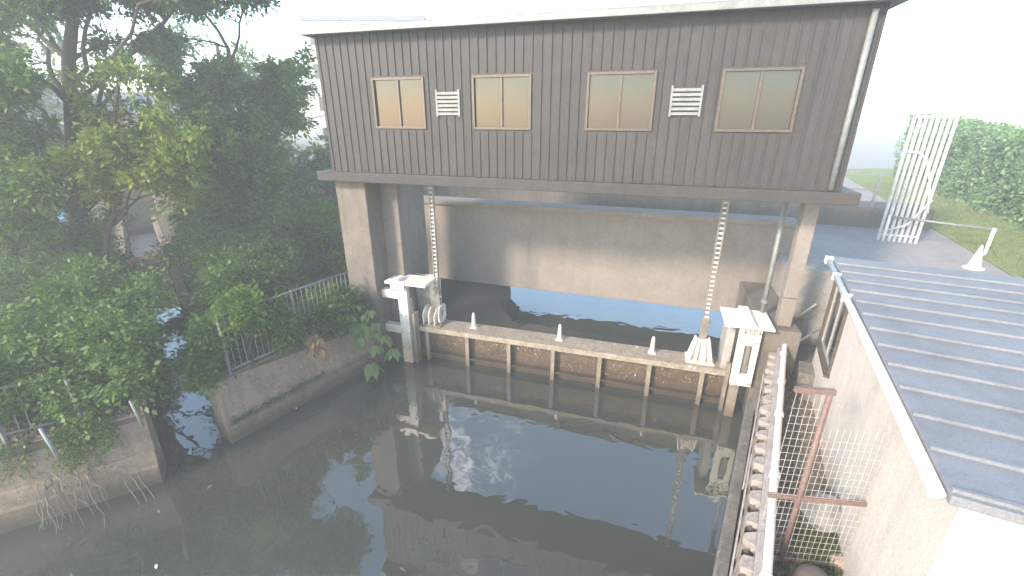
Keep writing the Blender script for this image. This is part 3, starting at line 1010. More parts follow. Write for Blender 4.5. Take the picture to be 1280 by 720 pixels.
# overturned tub at the bottom edge
tub = thing('plastic_tub', P13(1010, 735), 'dull mauve upturned plastic tub on the ground at the bottom of the view', 'tub')
tc = P13(1012, 740)
prof_t = [(0.0, 0.34), (0.08, 0.335), (0.15, 0.31), (0.20, 0.25), (0.225, 0.15), (0.235, 0.0)]
vs, fs = [], []
ns = 26
for r_, z in prof_t[1:]:
    for k in range(ns):
        aa = 2 * math.pi * k / ns
        vs.append((tc.x + r_ * math.cos(aa), tc.y + r_ * math.sin(aa), 1.3 + z))
vs.append((tc.x, tc.y, 1.3 + 0.34))
for i in range(len(prof_t) - 2):
    for k in range(ns):
        k2 = (k + 1) % ns
        fs.append((i * ns + k, i * ns + k2, (i + 1) * ns + k2, (i + 1) * ns + k))
for k in range(ns):
    fs.append((k, len(vs) - 1, (k + 1) % ns))
MB().add(vs, fs).build('shell', M['sack'], tub, smooth=True)
rm = MB()
rm.tube([(tc.x + 0.24 * math.cos(2 * math.pi * k / 24), tc.y + 0.24 * math.sin(2 * math.pi * k / 24), 1.33) for k in range(25)], 0.018, 6)
rm.build('rim', M['lid_red'], tub)


def rock(c, r, name, mat, label, cat, group=None):
    bm = bmesh.new()
    bmesh.ops.create_icosphere(bm, subdivisions=3, radius=r)
    for v in bm.verts:
        k = 1 + 0.25 * math.sin(v.co.x * 9 / r * 0.3 + c[0] * 7) * math.sin(v.co.y * 7 / r * 0.3 + 1) + random.uniform(-0.04, 0.04)
        v.co = Vector((v.co.x * k * 1.2, v.co.y * k, v.co.z * k * 0.62))
    me = bpy.data.meshes.new(name)
    bm.to_mesh(me)
    bm.free()
    me.materials.append(mat)
    o = bpy.data.objects.new(name, me)
    COL.objects.link(o)
    o.location = c
    if label:
        tag(o, label, cat, group)
    return o


p = P13(1046, 706)
rock((p.x, p.y, 1.38), 0.10, 'stone', M['cardboard'], 'tan stone beside the mauve tub', 'stone')

# leaf litter and grass on the walkway: uncountable
pts = []
for _ in range(5200):
    s = random.uniform(-7, 5)
    o_ = random.uniform(0.58, 2.4) if random.random() < 0.8 else random.uniform(0.58, 1.0)
    p = q(s, o_, 1.315 + random.random() * 0.03)
    pts.append(p)
struct(leaves('leaf_litter', pts, 0.05, 0.035, M['litter'], None, up=1.5, droop=0.0), 'stuff')
pts, dr = [], []
for _ in range(5200):
    px_, py_ = random.uniform(992, 1075), random.uniform(655, 712)
    if random.random() < 0.25:
        px_, py_ = random.uniform(955, 1050), random.uniform(690, 760)
    p = P13(px_, py_)
    pts.append(tuple(p))
    dr.append((random.gauss(0, .5), random.gauss(0, .5), 1.6))
struct(leaves('grass', pts, 0.10, 0.014, M['grass'], None, droop=-0.6, dirs=np.array(dr)), 'stuff')

# ------------------------------------------------------------------ railings on the banks
def railing(name, p0, p1, z0, z1, step, label, mat, post_every=12, tilt=0.0, skip=()):
    p0, p1 = Vector(p0), Vector(p1)
    L_ = (p1 - p0).length
    d = (p1 - p0) / L_
    nrm = Vector((-d.y, d.x))
    t = thing(name, (p0.x, p0.y, z0), label, 'fence')

    def at(s, z):
        k = tilt * (z - z0)
        p = p0 + d * s + nrm * k
        return (p.x, p.y, z)
    MB().tube([at(0, z1), at(L_, z1)], 0.024, 8).build('top_rail', mat, t, smooth=True)
    MB().tube([at(0, z0 + 0.12), at(L_, z0 + 0.12)], 0.022, 8).build('bottom_rail', mat, t, smooth=True)
    n_ = int(L_ / step)
    for i in range(n_ + 1):
        if i in skip:
            continue
        s = i * step
        if i % post_every == 0:
            MB().box(-0.025, 0.025, -0.025, 0.025, 0, 1, lambda x, y, z, s=s: (at(s, 0)[0] + x, at(s, 0)[1] + y, z0 + z * (z1 - z0 + 0.03))).build('post', mat, t)
        else:
            b_ = [Vector(at(s, z0 + 0.10)), Vector(at(s, z1))]
            MB().tube([tuple(b_[0]), tuple(b_[1])], 0.0115, 6).build('picket', mat, t)
    return t


railing('bank_railing', (-6.35, 8.75), (-4.55, 11.75), 1.52, 2.95, 0.135, 'grey picket railing along the quay top half hidden by shrubs', M['fence_grey'], 13)
ld = (LF - LC).normalized()
ln_ = Vector((-ld.y, ld.x))
pA = LC + ld * 0.9 - ln_ * 0.55
railing('bank_railing', (pA.x, pA.y), (pA.x + ld.x * 2.9, pA.y + ld.y * 2.9), 1.52, 2.5, 0.15, 'leaning grey railing overgrown by leaves on the left bank', M['fence_grey'], 7, tilt=-0.12, skip=(3, 4, 9, 10, 15))
# loose pole leaning at the left railing
a = atz(50, 535, 2.1); b = atz(73, 572, 1.56)
tag(MB().tube([tuple(a), tuple(b)], 0.03, 8).build('loose_pole', M['fence_grey'], smooth=True), 'loose grey pole leaning against the left bank railing', 'pole')
a = atz(171, 512, 2.0); b = atz(178, 530, 1.5)
tag(MB().tube([(b.x, b.y, 1.45), (b.x - 0.05, b.y - 0.02, 2.05)], 0.03, 8).build('marker_post', M['fence_grey'], smooth=True), 'short grey post at the ditch corner of the left bank', 'post')

# ------------------------------------------------------------------ vegetation
def shrub(name, blobs, label, group, mat, L=0.09, W=0.055, ntw=13, per=44, stem_from=None, cat='shrub'):
    c0 = Vector(blobs[0][0])
    base = Vector(stem_from) if stem_from else Vector((c0.x, c0.y, 1.5))
    t = thing(name, base, label, cat, group)
    mb_ = MB()
    P_, D_ = [], []
    for c, rad in blobs:
        mb_.tube(curve_pts(base, c, 0.15, 0.06, 5), [0.03, 0.026, 0.022, 0.018, 0.014, 0.01], 6)
        p_, d_ = twig_cloud(c, rad, ntw, per, mb_, 0.006, 0.8)
        P_ += p_
        D_ += d_
    mb_.build('stem', M['bark'], t, smooth=True)
    leaves('foliage', np.array([tuple(x) for x in P_]), L, W, mat, t, up=0.9, dirs=np.array([tuple(x) for x in D_]))
    return t


CLEAR = [(162, 252, 198, 330), (206, 350, 238, 440), (207, 515, 258, 600), (275, 470, 470, 560), (288, 415, 322, 466), (20, 570, 200, 720), (165, 505, 200, 600)]


MIRROR = [(215, 512, 255, 570), (212, 372, 234, 436), (402, 565, 438, 640)]


def blob_ok(p, rad, rects=CLEAR, slack=0.8):
    for q_, rr in ((p, rects), ((p[0], p[1], -p[2]), MIRROR)):
        x, y = pix(q_)
        dep = q_[1] * cP + (CH - q_[2]) * sP
        r_ = rad * F / dep * slack
        for (x0, y0, x1, y1) in rr:
            if x0 - r_ < x < x1 + r_ and y0 - r_ < y < y1 + r_:
                return False
    return True


def spray(anchor, n, sp, zr, rad, tries=500):
    out = []
    n = int(n * 1.7)
    rad *= 1.08
    for _ in range(tries):
        if len(out) >= n:
            break
        c = Vector((anchor[0] + random.gauss(0, sp[0]), anchor[1] + random.gauss(0, sp[1]), random.uniform(*zr)))
        r_ = rad * random.uniform(0.75, 1.25)
        if blob_ok(c, r_, slack=0.55):
            out.append((tuple(c), r_))
    return out


SG = 'shrubs on the left bank'
lb = [
    ((-8.6, 7.5), 10, (0.5, 0.5), (1.7, 2.9), 0.50, 'leaf_vine', 'bright green shrub behind the leaning left railing'),
    ((-9.8, 7.3), 9, (0.5, 0.4), (1.7, 2.8), 0.50, 'leaf_vine', 'yellow speckled shrub at the far left end of the leaning railing'),
    ((-8.2, 8.6), 11, (0.45, 0.5), (1.7, 3.0), 0.55, 'leaf_shrub', 'dense green shrub beside the ditch on the left bank'),
    ((-9.6, 9.0), 11, (0.6, 0.6), (1.8, 3.2), 0.60, 'leaf_shrub', 'tall bushy shrub in the middle of the left bank'),
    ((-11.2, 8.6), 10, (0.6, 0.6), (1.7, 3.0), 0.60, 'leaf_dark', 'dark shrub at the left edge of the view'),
    ((-10.2, 10.8), 11, (0.55, 0.6), (1.8, 3.3), 0.60, 'leaf_shrub', 'rounded shrub before the big dark trunk'),
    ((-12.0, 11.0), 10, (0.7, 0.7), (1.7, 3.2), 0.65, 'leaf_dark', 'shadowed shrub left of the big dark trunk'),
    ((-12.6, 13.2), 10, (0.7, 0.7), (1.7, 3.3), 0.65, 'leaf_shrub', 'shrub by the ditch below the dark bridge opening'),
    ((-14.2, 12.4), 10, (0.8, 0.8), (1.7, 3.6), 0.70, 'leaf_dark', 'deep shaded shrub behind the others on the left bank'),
    ((-15.4, 15.8), 10, (0.8, 0.8), (1.8, 3.8), 0.70, 'leaf_shrub', 'farthest shrub on the left bank, near the small bridge'),
]
for (anc, n_, sp, zr, rd, mt, lab) in lb:
    bl = spray(anc, n_, sp, zr, rd)
    if bl:
        shrub('shrub', bl, lab, SG, M[mt], stem_from=(anc[0], anc[1], 1.5))
# creeper that trails over the left wall face
SGm = 'shrubs on the middle bank'
mbk = [
    ((-7.0, 9.0), 12, (0.3, 0.35), (1.7, 2.6), 0.42, 'leaf_shrub', 'green shrub crowding the ditch corner of the quay'),
    ((-6.1, 9.2), 9, (0.25, 0.3), (2.4, 3.05), 0.34, 'leaf_shrub', 'green shrub spilling over the near end of the quay railing'),
    ((-5.3, 10.5), 10, (0.28, 0.45), (1.9, 2.75), 0.36, 'leaf_shrub', 'leafy shrub pushing through the middle of the quay railing'),
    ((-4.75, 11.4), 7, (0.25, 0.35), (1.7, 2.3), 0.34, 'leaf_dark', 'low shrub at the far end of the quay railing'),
    ((-5.35, 10.0), 6, (0.15, 0.2), (1.9, 2.6), 0.28, 'leaf_vine', 'bright leafy vine hanging in front of the middle of the quay railing'),
    ((-8.2, 10.8), 13, (0.5, 0.6), (1.8, 3.2), 0.55, 'leaf_shrub', 'tall shrub on the middle bank beside the ditch'),
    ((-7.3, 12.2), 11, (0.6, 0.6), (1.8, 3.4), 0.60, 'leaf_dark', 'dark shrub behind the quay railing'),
    ((-10.0, 14.2), 10, (0.6, 0.7), (1.8, 3.6), 0.65, 'leaf_shrub', 'shrub on the middle bank below the reddish earth slope'),
    ((-6.6, 15.2), 11, (0.5, 0.6), (1.8, 3.9), 0.62, 'leaf_tree', 'tall leafy shrub close behind the grey pier'),
    ((-8.8, 17.5), 11, (0.8, 0.6), (1.8, 4.2), 0.7, 'leaf_tree', 'large shrub at the foot of the middle bank tree'),
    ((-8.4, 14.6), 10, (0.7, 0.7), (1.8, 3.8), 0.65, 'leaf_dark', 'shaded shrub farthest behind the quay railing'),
]
for (anc, n_, sp, zr, rd, mt, lab) in mbk:
    bl = spray(anc, n_, sp, zr, rd)
    if bl:
        shrub('shrub', bl, lab, SGm, M[mt], stem_from=(anc[0], anc[1], 1.5))

# trailing creeper on the left wall
cre = thing('creeper', (LC.x - 0.9, LC.y - 0.3, 1.5), 'trailing green creeper hanging over the left quay wall near its corner', 'creeper')
pts, mbx = [], MB()
for k in range(26):
    s = random.uniform(0.45, 1.35)
    a = LC + ld * s
    ln2 = random.uniform(0.25, 0.85)
    top_ = Vector((a.x - ln_.x * 0.30, a.y - ln_.y * 0.30, 1.56))
    pth = [top_ + Vector((0, 0, 0.05)), Vector((a.x - ln_.x * 0.20, a.y - ln_.y * 0.20, 1.50)), Vector((a.x - ln_.x * 0.14 + random.uniform(-.1, .1), a.y - ln_.y * 0.14, 1.5 - ln2 * 0.5)), Vector((a.x - ln_.x * 0.06 + random.uniform(-.15, .15), a.y - ln_.y * 0.06, 1.5 - ln2))]
    mbx.tube(pth, 0.005, 4)
    for _ in range(75):
        t_ = random.random() * 2.99
        i_ = int(t_)
        c = pth[i_].lerp(pth[i_ + 1], t_ - i_)
        pts.append((c.x + random.gauss(0, .05), c.y + random.gauss(0, .05) - 0.02, c.z + random.gauss(0, .05)))
mbx.build('stem', M['bark'], cre)
leaves('foliage', pts, 0.06, 0.035, M['leaf_shrub'], cre, up=0.6, droop=0.6)
cre = thing('creeper', (LF.x + 0.3, LF.y + 0.1, 1.5), 'thin yellowing creeper trailing down the left quay wall at the picture edge', 'creeper')
pts, mbx = [], MB()
for k in range(16):
    s = random.uniform(1.7, 2.9)
    a = LC + ld * s
    ln2 = random.uniform(0.2, 0.8)
    pth = [Vector((a.x - ln_.x * 0.30, a.y - ln_.y * 0.30, 1.62)), Vector((a.x - ln_.x * 0.20, a.y - ln_.y * 0.20, 1.50)), Vector((a.x - ln_.x * 0.13 + random.uniform(-.1, .1), a.y - ln_.y * 0.13, 1.5 - ln2 * 0.5)), Vector((a.x - ln_.x * 0.05 + random.uniform(-.15, .15), a.y - ln_.y * 0.05, 1.5 - ln2))]
    mbx.tube(pth, 0.006, 4)
    for _ in range(28):
        t_ = random.random() * 2.99
        i_ = int(t_)
        c = pth[i_].lerp(pth[i_ + 1], t_ - i_)
        pts.append((c.x + random.gauss(0, .05), c.y + random.gauss(0, .05), c.z + random.gauss(0, .05)))
mbx.build('stem', M['twig'], cre)
leaves('foliage', pts, 0.065, 0.038, M['leaf_vine'], cre, up=0.6, droop=0.6)

# dead twigs bundle
db = thing('dead_branch', (LC.x + ld.x * 1.5, LC.y + ld.y * 1.5, 0.9), 'bundle of bare dead twigs hanging from the left wall into the water', 'branch')
mbx = MB()
for k in range(24):
    s = random.uniform(0.95, 1.75)
    a = LC + ld * s
    o_ = random.uniform(0.12, 0.4)
    st = Vector((a.x - ln_.x * 0.02, a.y - ln_.y * 0.02, random.uniform(0.5, 0.95)))
    en = Vector((a.x + ln_.x * o_ + random.uniform(-.1, .45), a.y + ln_.y * o_ + random.uniform(-.25, .1), random.uniform(-0.08, 0.3)))
    mbx.tube(curve_pts(st, en, 0.12, 0.05, 5), [0.013, 0.012, 0.010, 0.008, 0.006, 0.004], 5)
mbx.build('twigs', M['twig'], db)
db = thing('dead_branch', (LC.x + ld.x * 0.5, LC.y + ld.y * 0.5, 0.5), 'two curved dead stems drooping into the water near the left corner', 'branch')
mbx = MB()
for k in range(3):
    a = LC + ld * (0.35 + 0.12 * k)
    st = Vector((a.x, a.y, 0.42))
    en = Vector((a.x + ln_.x * 0.25 + 0.32, a.y + ln_.y * 0.25 - 0.05, 0.01))
    mbx.tube(curve_pts(st, en, 0.1, 0.03, 5), [0.008] * 6, 5)
mbx.build('twigs', M['twig'], db)

# overhanging sapling with big pale leaves by the left pier
def bigleaf_cluster(mb_l, c, n_, L, droop):
    for k in range(n_):
        az = 2 * math.pi * (k + random.random() * 0.6) / n_
        d = Vector((math.cos(az), math.sin(az), -droop - random.random() * 0.5)).normalized()
        wv = d.cross(Vector((0, 0, 1))).normalized()
        nv = wv.cross(d)
        l_ = L * random.uniform(0.7, 1.15)
        b_ = Vector(c) + d * 0.05
        prof_l = [(0, 0.0), (0.15, 0.26), (0.38, 0.36), (0.65, 0.25), (0.85, 0.10), (1.0, 0.0)]
        vs_ = []
        for t_, w_ in prof_l:
            cen = b_ + d * (l_ * t_) + Vector((0, 0, -0.25 * l_ * t_ * t_))
            vs_ += [cen - wv * (w_ * l_) + nv * (0.12 * w_ * l_), cen, cen + wv * (w_ * l_) + nv * (0.12 * w_ * l_)]
        fs_ = []
        for i in range(len(prof_l) - 1):
            k0 = 3 * i
            fs_ += [(k0, k0 + 1, k0 + 4, k0 + 3), (k0 + 1, k0 + 2, k0 + 5, k0 + 4)]
        mb_l.add(vs_, fs_)


sap = thing('sapling', (-4.3, 11.9, 1.5), 'sapling with large pale heart shaped leaves leaning over the water before the left gate guide', 'sapling')
mbx, mbl = MB(), MB()
root = Vector((-4.75, 11.3, 1.5))
tips = [aty(464, 452, 11.0), aty(492, 434, 11.1), aty(470, 402, 11.1), aty(448, 418, 11.0), aty(480, 418, 11.2), aty(440, 396, 11.1), aty(462, 386, 11.2), aty(452, 402, 11.0), aty(470, 430, 11.0), aty(425, 405, 10.9)]
for i, tp in enumerate(tips):
    pth = curve_pts(root, tp, 0.35, 0.05, 6)
    mbx.tube(pth, [0.018, 0.016, 0.014, 0.012, 0.009, 0.007, 0.004], 6)
    bigleaf_cluster(mbl, pth[-1], 6, 0.40 if i < 2 else 0.30, 0.9)
    bigleaf_cluster(mbl, pth[4], 5, 0.24, 0.5)
mbx.build('stem', M['bark'], sap, smooth=True)
mbl.build('leaves', M['leaf_big'], sap)
# withered bunch on the quay wall
wb = thing('withered_branch', (-5.2, 10.3, 1.5), 'withered branch of brown drooping leaves hanging over the quay wall', 'branch')
mbx, mbl = MB(), MB()
root = Vector((-5.75, 10.45, 1.75))
for tp in (aty(368, 412, 10.0), aty(392, 425, 9.85), aty(384, 418, 9.9), aty(398, 434, 9.8), aty(388, 432, 9.8)):
    pth = curve_pts(root, tp, 0.2, 0.04, 5)
    mbx.tube(pth, [0.014, 0.012, 0.01, 0.008, 0.006, 0.004], 5)
    for _ in range(4):
        bigleaf_cluster(mbl, pth[-1] + Vector((random.gauss(0, .09), random.gauss(0, .07), random.gauss(0, .07))), 5, 0.19, 1.8)
mbx.build('stem', M['twig'], wb)
mbl.build('leaves', M['leaf_dry'], wb)

# low weeds at the foot of the quay ledge
pts = []
for _ in range(900):
    t_ = random.random() ** 1.3
    p = QA.lerp(QB, 0.03 + 0.5 * t_)
    pts.append((p.x - 0.06 + random.gauss(0, 0.02), p.y + 0.03 + random.gauss(0, 0.02), 0.42 + abs(random.gauss(0, 0.07))))
struct(leaves('ledge_moss', pts, 0.05, 0.03, M['grass'], None, up=1.0, droop=-0.2), 'stuff')
pts = []
for _ in range(2600):
    a = LC.lerp(LF, random.random() * 1.1)
    o_ = random.uniform(0.3, 1.3)
    pts.append((a.x - ln_.x * o_, a.y - ln_.y * o_, 1.52 + random.random() * 0.05))
for _ in range(2600):
    a = QA.lerp(QB, random.random())
    o_ = random.uniform(0.3, 1.6)
    pts.append((a.x - 0.85 * o_, a.y + 0.52 * o_, 1.52 + random.random() * 0.05))
struct(leaves('ground_litter', pts, 0.07, 0.045, M['litter'], None, up=1.4), 'stuff')

# floating leaves
for (px_, py_, lab) in ((266, 606, 'yellow leaf floating before the ditch mouth'), (198, 637, 'tiny pale leaf floating near the left wall corner'), (371, 511, 'white scrap floating at the foot of the quay wall'), (195, 705, 'pale feather floating on the dark water near the bottom left')):
    c = atz(px_, py_, 0.006)
    mbl = MB()
    pr_ = [(0.0, 0.0), (0.06, 0.035), (0.13, 0.03), (0.18, 0.0), (0.13, -0.03), (0.06, -0.035)]
    aa = random.random() * 6
    vs = [(c.x + x * 0.62 * math.cos(aa) - y * 0.62 * math.sin(aa), c.y + x * 0.62 * math.sin(aa) + y * 0.62 * math.cos(aa), 0.006 + 0.006 * math.sin(20 * x)) for x, y in pr_]
    vs2 = [(x, y, z + 0.003) for x, y, z in vs]
    mbl.add(vs + vs2, [(5, 4, 3, 2, 1, 0), (6, 7, 8, 9, 10, 11)] + [(k, (k + 1) % 6, 6 + (k + 1) % 6, 6 + k) for k in range(6)])
    tag(mbl.build('floating_leaf', M['leaf_dry'] if 'leaf' in lab else M['gutter']), lab, 'leaf')

# ------------------------------------------------------------------ trees on the left
def crown_clusters(boxes, gaps, n, rad):
    """boxes: (px0, py0, px1, py1, Y0, Y1); clusters get their own place and depth"""
    out = []
    tries = 0
    while len(out) < n and tries < 4000:
        tries += 1
        b_ = random.choice(boxes)
        px_, py_, y_ = random.uniform(b_[0], b_[2]), random.uniform(b_[1], b_[3]), random.uniform(b_[4], b_[5])
        c = aty(px_, py_, y_)
        r_ = rad * random.uniform(0.7, 1.25)
        if c.z < 2.0:
            continue
        rp = r_ * F / (c.y * cP + (CH - c.z) * sP)
        if any((px_ - gx) ** 2 + (py_ - gy) ** 2 < (gr_ + 0.75 * rp) ** 2 for gx, gy, gr_ in gaps):
            continue
        if not blob_ok(c, r_):
            continue
        out.append((tuple(c), r_))
    return out


gaps = [(52, 60, 16), (72, 115, 14), (255, 50, 24), (310, 78, 12), (385, 15, 40), (140, 22, 8), (182, 35, 7), (78, 168, 12), (145, 118, 6), (240, 95, 5), (20, 40, 5), (110, 70, 5), (205, 18, 6), (225, 140, 4), (300, 135, 4), (95, 30, 5), (30, 140, 5)]
TG = 'trees on the canal banks'
make_tree('broadleaf_tree', aty(98, 352, 15.4), aty(92, -40, 15.0),
          crown_clusters([(-60, -80, 230, 210, 13.0, 18.0), (-40, -80, 330, 10, 13, 17)], gaps, 310, 0.62),
          'large dark broadleaf tree with thick trunk on the left bank', TG, M['leaf_dark'], 0.30, 0.14, 0.07, 8, 34)
make_tree('broadleaf_tree', aty(135, 345, 12.8), aty(150, 90, 12.6),
          crown_clusters([(95, 70, 240, 250, 11.4, 13.6), (120, 170, 260, 250, 11.4, 13.4)], gaps, 70, 0.55),
          'yellow green young tree in front of the big dark tree', TG, M['leaf_yellow'], 0.10, 0.12, 0.06, 9, 36)
make_tree('broadleaf_tree', (-9.4, 16.6, 1.5), aty(285, 60, 17.2),
          crown_clusters([(210, 90, 350, 330, 15.0, 19.0), (240, 60, 380, 160, 16, 20), (200, 20, 330, 60, 15.5, 18.5), (210, -20, 365, 100, 15.0, 18.0)], gaps, 240, 0.60),
          'leafy tree on the middle bank right of the ditch', TG, M['leaf_tree'], 0.17, 0.14, 0.07, 8, 34)
make_tree('broadleaf_tree', aty(15, 370, 13.0), aty(5, 60, 12.6),
          crown_clusters([(-90, 60, 70, 300, 11.0, 14.0)], gaps, 120, 0.62),
          'green tree at the left edge of the view', TG, M['leaf_tree'], 0.13, 0.13, 0.065, 8, 34)
make_tree('broadleaf_tree', (-30, 33, 1.5), (-29.5, 33, 13),
          [((-30 + random.gauss(0, 4.0), 33 + random.gauss(0, 2.0), random.uniform(4, 13.5)), 1.7) for _ in range(26)],
          'tall pale tree far behind the ditch bridge', TG, M['leaf_dark'], 0.3, 0.26, 0.13, 10, 46)
make_tree('broadleaf_tree', (-18.0, 30, 1.5), (-17.5, 30, 11),
          [((-17.5 + random.gauss(0, 2.6), 30 + random.gauss(0, 1.5), random.uniform(3.4, 10)), 1.5) for _ in range(22)],
          'tree behind the ditch bridge on its right side', TG, M['leaf_tree'], 0.25, 0.24, 0.12, 10, 46)

for k, (bx, by, lab) in enumerate(((-37, 27, 'dark background tree at the far left behind the pale house corner'), (-31, 24, 'background tree left of the ditch bridge'), (-14.5, 23.5, 'background tree right of the reddish earth'), (-10.0, 25.5, 'background tree nearest the apartment block'))):
    cl_ = []
    while len(cl_) < 26:
        c = (bx + random.gauss(0, 2.2), by + random.gauss(0, 1.2), random.uniform(2.2, 6.2 if k != 3 else 5.5))
        if blob_ok(c, 1.2):
            cl_.append((c, 1.2 * random.uniform(0.8, 1.25)))
    make_tree('broadleaf_tree', (bx, by, 1.5), (bx + 0.3, by, 6.0), cl_, lab, TG, M['leaf_dark' if k % 2 else 'leaf_tree'], 0.22, 0.22, 0.12, 10, 44)

# ditch bridge, walls and houses behind the trees
fbp = thing('footbridge', (-22, 26.5, 0.6), 'small dark footbridge over the narrow ditch', 'bridge')


def db_(s, v, z):
    c = QA + T * 23.4 + Vector((-0.75, -0.62)) * 0.65
    nrm = Vector((T.y, -T.x))
    p = c + nrm * s + T * v
    return (p.x, p.y, z)


MB().box(-2.2, 2.2, 0, 1.8, 0.75, 2.3, db_).build('deck', M['concrete_pier'], fbp, 0.02)
MB().box(-2.2, 2.2, 0.05, 0.13, 2.301, 3.2, db_).build('parapet', M['wood_brown'], fbp, 0.01)
tag(MB().box(-0.62, 0.62, -5.5, 0.6, -0.4, 0.30, db_).build('bright_water_slab', M['gutter'], bevel=0.02), 'pale slab standing in for bright reflecting water in the ditch just below the dark footbridge', 'slab')  # white slab added in place of the bright sky reflection on the ditch water
for s, lab in ((-1.6, 'reddish brown pillar left of the ditch bridge opening'), (1.5, 'reddish brown pillar right of the ditch bridge opening')):
    mb = MB().box(s - 0.5, s + 0.5, -0.65, -0.05, 0.2, 3.3, db_)
    tag(mb.build('brick_pillar', M['wall_pink'], bevel=0.02), lab, 'pillar')


def house(name, c, sx, sy, z0, z1, wallm, roofm, label, nwin=3, floors=2, gable=1.6):
    t = thing(name, (c[0], c[1], z0), label, 'house', 'houses beyond the canal')
    x0, x1, y0, y1 = c[0] - sx / 2, c[0] + sx / 2, c[1] - sy / 2, c[1] + sy / 2
    MB().box(x0, x1, y0, y1, z0 - 0.2, z1).build('wall', wallm, t)
    rf = MB()
    if gable > 0:
        e = 0.5
        vs_ = [(x0 - e, y0 - e, z1 + 0.002), (x1 + e, y0 - e, z1 + 0.002), (x1 + e, y1 + e, z1 + 0.002), (x0 - e, y1 + e, z1 + 0.002), (x0 + sx * 0.18, c[1], z1 + gable), (x1 - sx * 0.18, c[1], z1 + gable)]
        rf.add(vs_, [(3, 2, 1, 0), (0, 1, 5, 4), (1, 2, 5), (2, 3, 4, 5), (3, 0, 4)])
    else:
        rf.box(x0 - 0.1, x1 + 0.1, y0 - 0.1, y1 + 0.1, z1 + 0.002, z1 + 0.4)
    rf.build('roof', roofm, t)
    fh = (z1 - z0) / floors
    for f_ in range(floors):
        for k in range(nwin):
            wx = x0 + sx * (k + 0.5) / nwin
            ww, wh = min(1.7, sx / nwin * 0.55), fh * 0.45
            zb_ = z0 + fh * f_ + fh * 0.3
            fr_ = MB()
            fr_.box(wx - ww / 2, wx + ww / 2, y0 - 0.06, y0 - 0.002, zb_ - 0.07, zb_).box(wx - ww / 2, wx + ww / 2, y0 - 0.06, y0 - 0.002, zb_ + wh, zb_ + wh + 0.07)
            for xx in (wx - ww / 2 - 0.035, wx, wx + ww / 2 + 0.035):
                fr_.box(xx - 0.035, xx + 0.035, y0 - 0.06, y0 - 0.002, zb_, zb_ + wh)
            wn = fr_.build('window', M['alu_light'], t)
            MB().box(wx - ww / 2, wx + ww / 2, y0 - 0.03, y0 - 0.004, zb_ + 0.001, zb_ + wh - 0.001).build('pane', M['glass'], wn)
    return t


house('house', (-27.5, 36, 0), 9, 7, 1.5, 7.0, M['wall_pink'], M['roof_grey'], 'pinkish house glimpsed between the trees behind the ditch bridge', 3, 2)
house('house', (-40, 36, 0), 10, 8, 1.5, 8.6, M['wall_pale'], M['roof_grey'], 'pale house glimpsed through the big dark tree', 3, 2)
ax = aty(376, 26, 42)
house('apartment_block', (ax.x + 5, 45, 0), 10, 6, 1.5, ax.z, M['wall_pale'], M['roof_grey'], 'pale grey apartment block rising right of the trees', 4, 5, 0)
# blue sheet between trunks
bs = thing('blue_sheet', aty(80, 275, 18), 'small blue sheet hanging behind the big dark trunk', 'sheet')
c = aty(80, 268, 19)
vs, fs = [], []
for i in range(8):
    for j in range(6):
        vs.append((c.x - 0.4 + 0.8 * i / 7, c.y + 0.05 * math.sin(i * 1.7) + 0.04 * j, c.z - 0.6 + 1.1 * j / 5 + 0.06 * math.sin(i)))
for i in range(7):
    for j in range(5):
        k = i * 6 + j
        fs.append((k, k + 6, k + 7, k + 1))
o = MB().add(vs, fs).build('cloth', M['tarp_blue'], bs, smooth=True)
o.modifiers.new('thick', 'SOLIDIFY').thickness = 0.01
# reddish earth slope on the middle bank
es = MB()
c = Vector((-12.8, 19.0))
vs, fs = [], []
nx, ny = 22, 16
for i in range(nx):
    for j in range(ny):
        u, v = i / (nx - 1), j / (ny - 1)
        x, y = -2.6 + 5.2 * u, -2.2 + 4.4 * v
        h = 1.6 * math.exp(-((x / 1.7) ** 2 + (y / 1.5) ** 2)) + 0.08 * math.sin(5 * x + 3 * y)
        vs.append((c.x + x, c.y + y, 1.48 + h))
for i in range(nx - 1):
    for j in range(ny - 1):
        k = i * ny + j
        fs.append((k, k + ny, k + ny + 1, k + 1))
M['earth_red'] = weathered('reddish earth', (0.24, 0.13, 0.085), (0.15, 0.085, 0.055), (0.12, 0.08, 0.05), 2.5, 1.0, 1.0, 0.3)
struct(es.add(vs, fs).build('earth_mound', M['earth_red'], smooth=True))

# ------------------------------------------------------------------ right far side: levee, hedge, path rail, white cage
mb = MB()
h0 = Vector((19.4, 19.6))
h1 = Vector((14.0, 8.4))
hd = (h1 - h0).normalized()
hn = Vector((-hd.y, hd.x))      # pointing right/away
if hn.x < 0:
    hn = -hn
path_h = [h0 - hd * 14, h0, h1, h1 + hd * 6]
rightof = -1
prof_l = [(0.0, 3.28), (-0.0, 3.34), (-1.9, 3.52), (-4.2, 3.6), (-30, 3.7), (-30, 3.2)]
mb.sweep([tuple(p - hn * 2.4) for p in path_h], [(-o if False else o, z) for o, z in prof_l])
struct(mb.build('grass_levee', M['turf'], smooth=False))
pts, dr = [], []
for _ in range(9000):
    p = (h0 - hd * 6).lerp(h1 + hd * 2, random.random()) - hn * 2.4 + hn * random.uniform(0.05, 2.2)
    o_ = (p - (h0 - hn * 2.4)).dot(hn)
    z = 3.34 + 0.18 * min(1, o_ / 1.9)
    pts.append((p.x, p.y, z))
    dr.append((random.gauss(0, .6), random.gauss(0, .6), 1.3))
struct(leaves('levee_grass', pts, 0.07, 0.018, M['grass_pale'], None, droop=-0.6, dirs=np.array(dr)), 'stuff')
hb = thing('hedge', (h0.x, h0.y, 4.2), 'tall clipped green hedge on the grass bank at the right', 'hedge')
pts = []
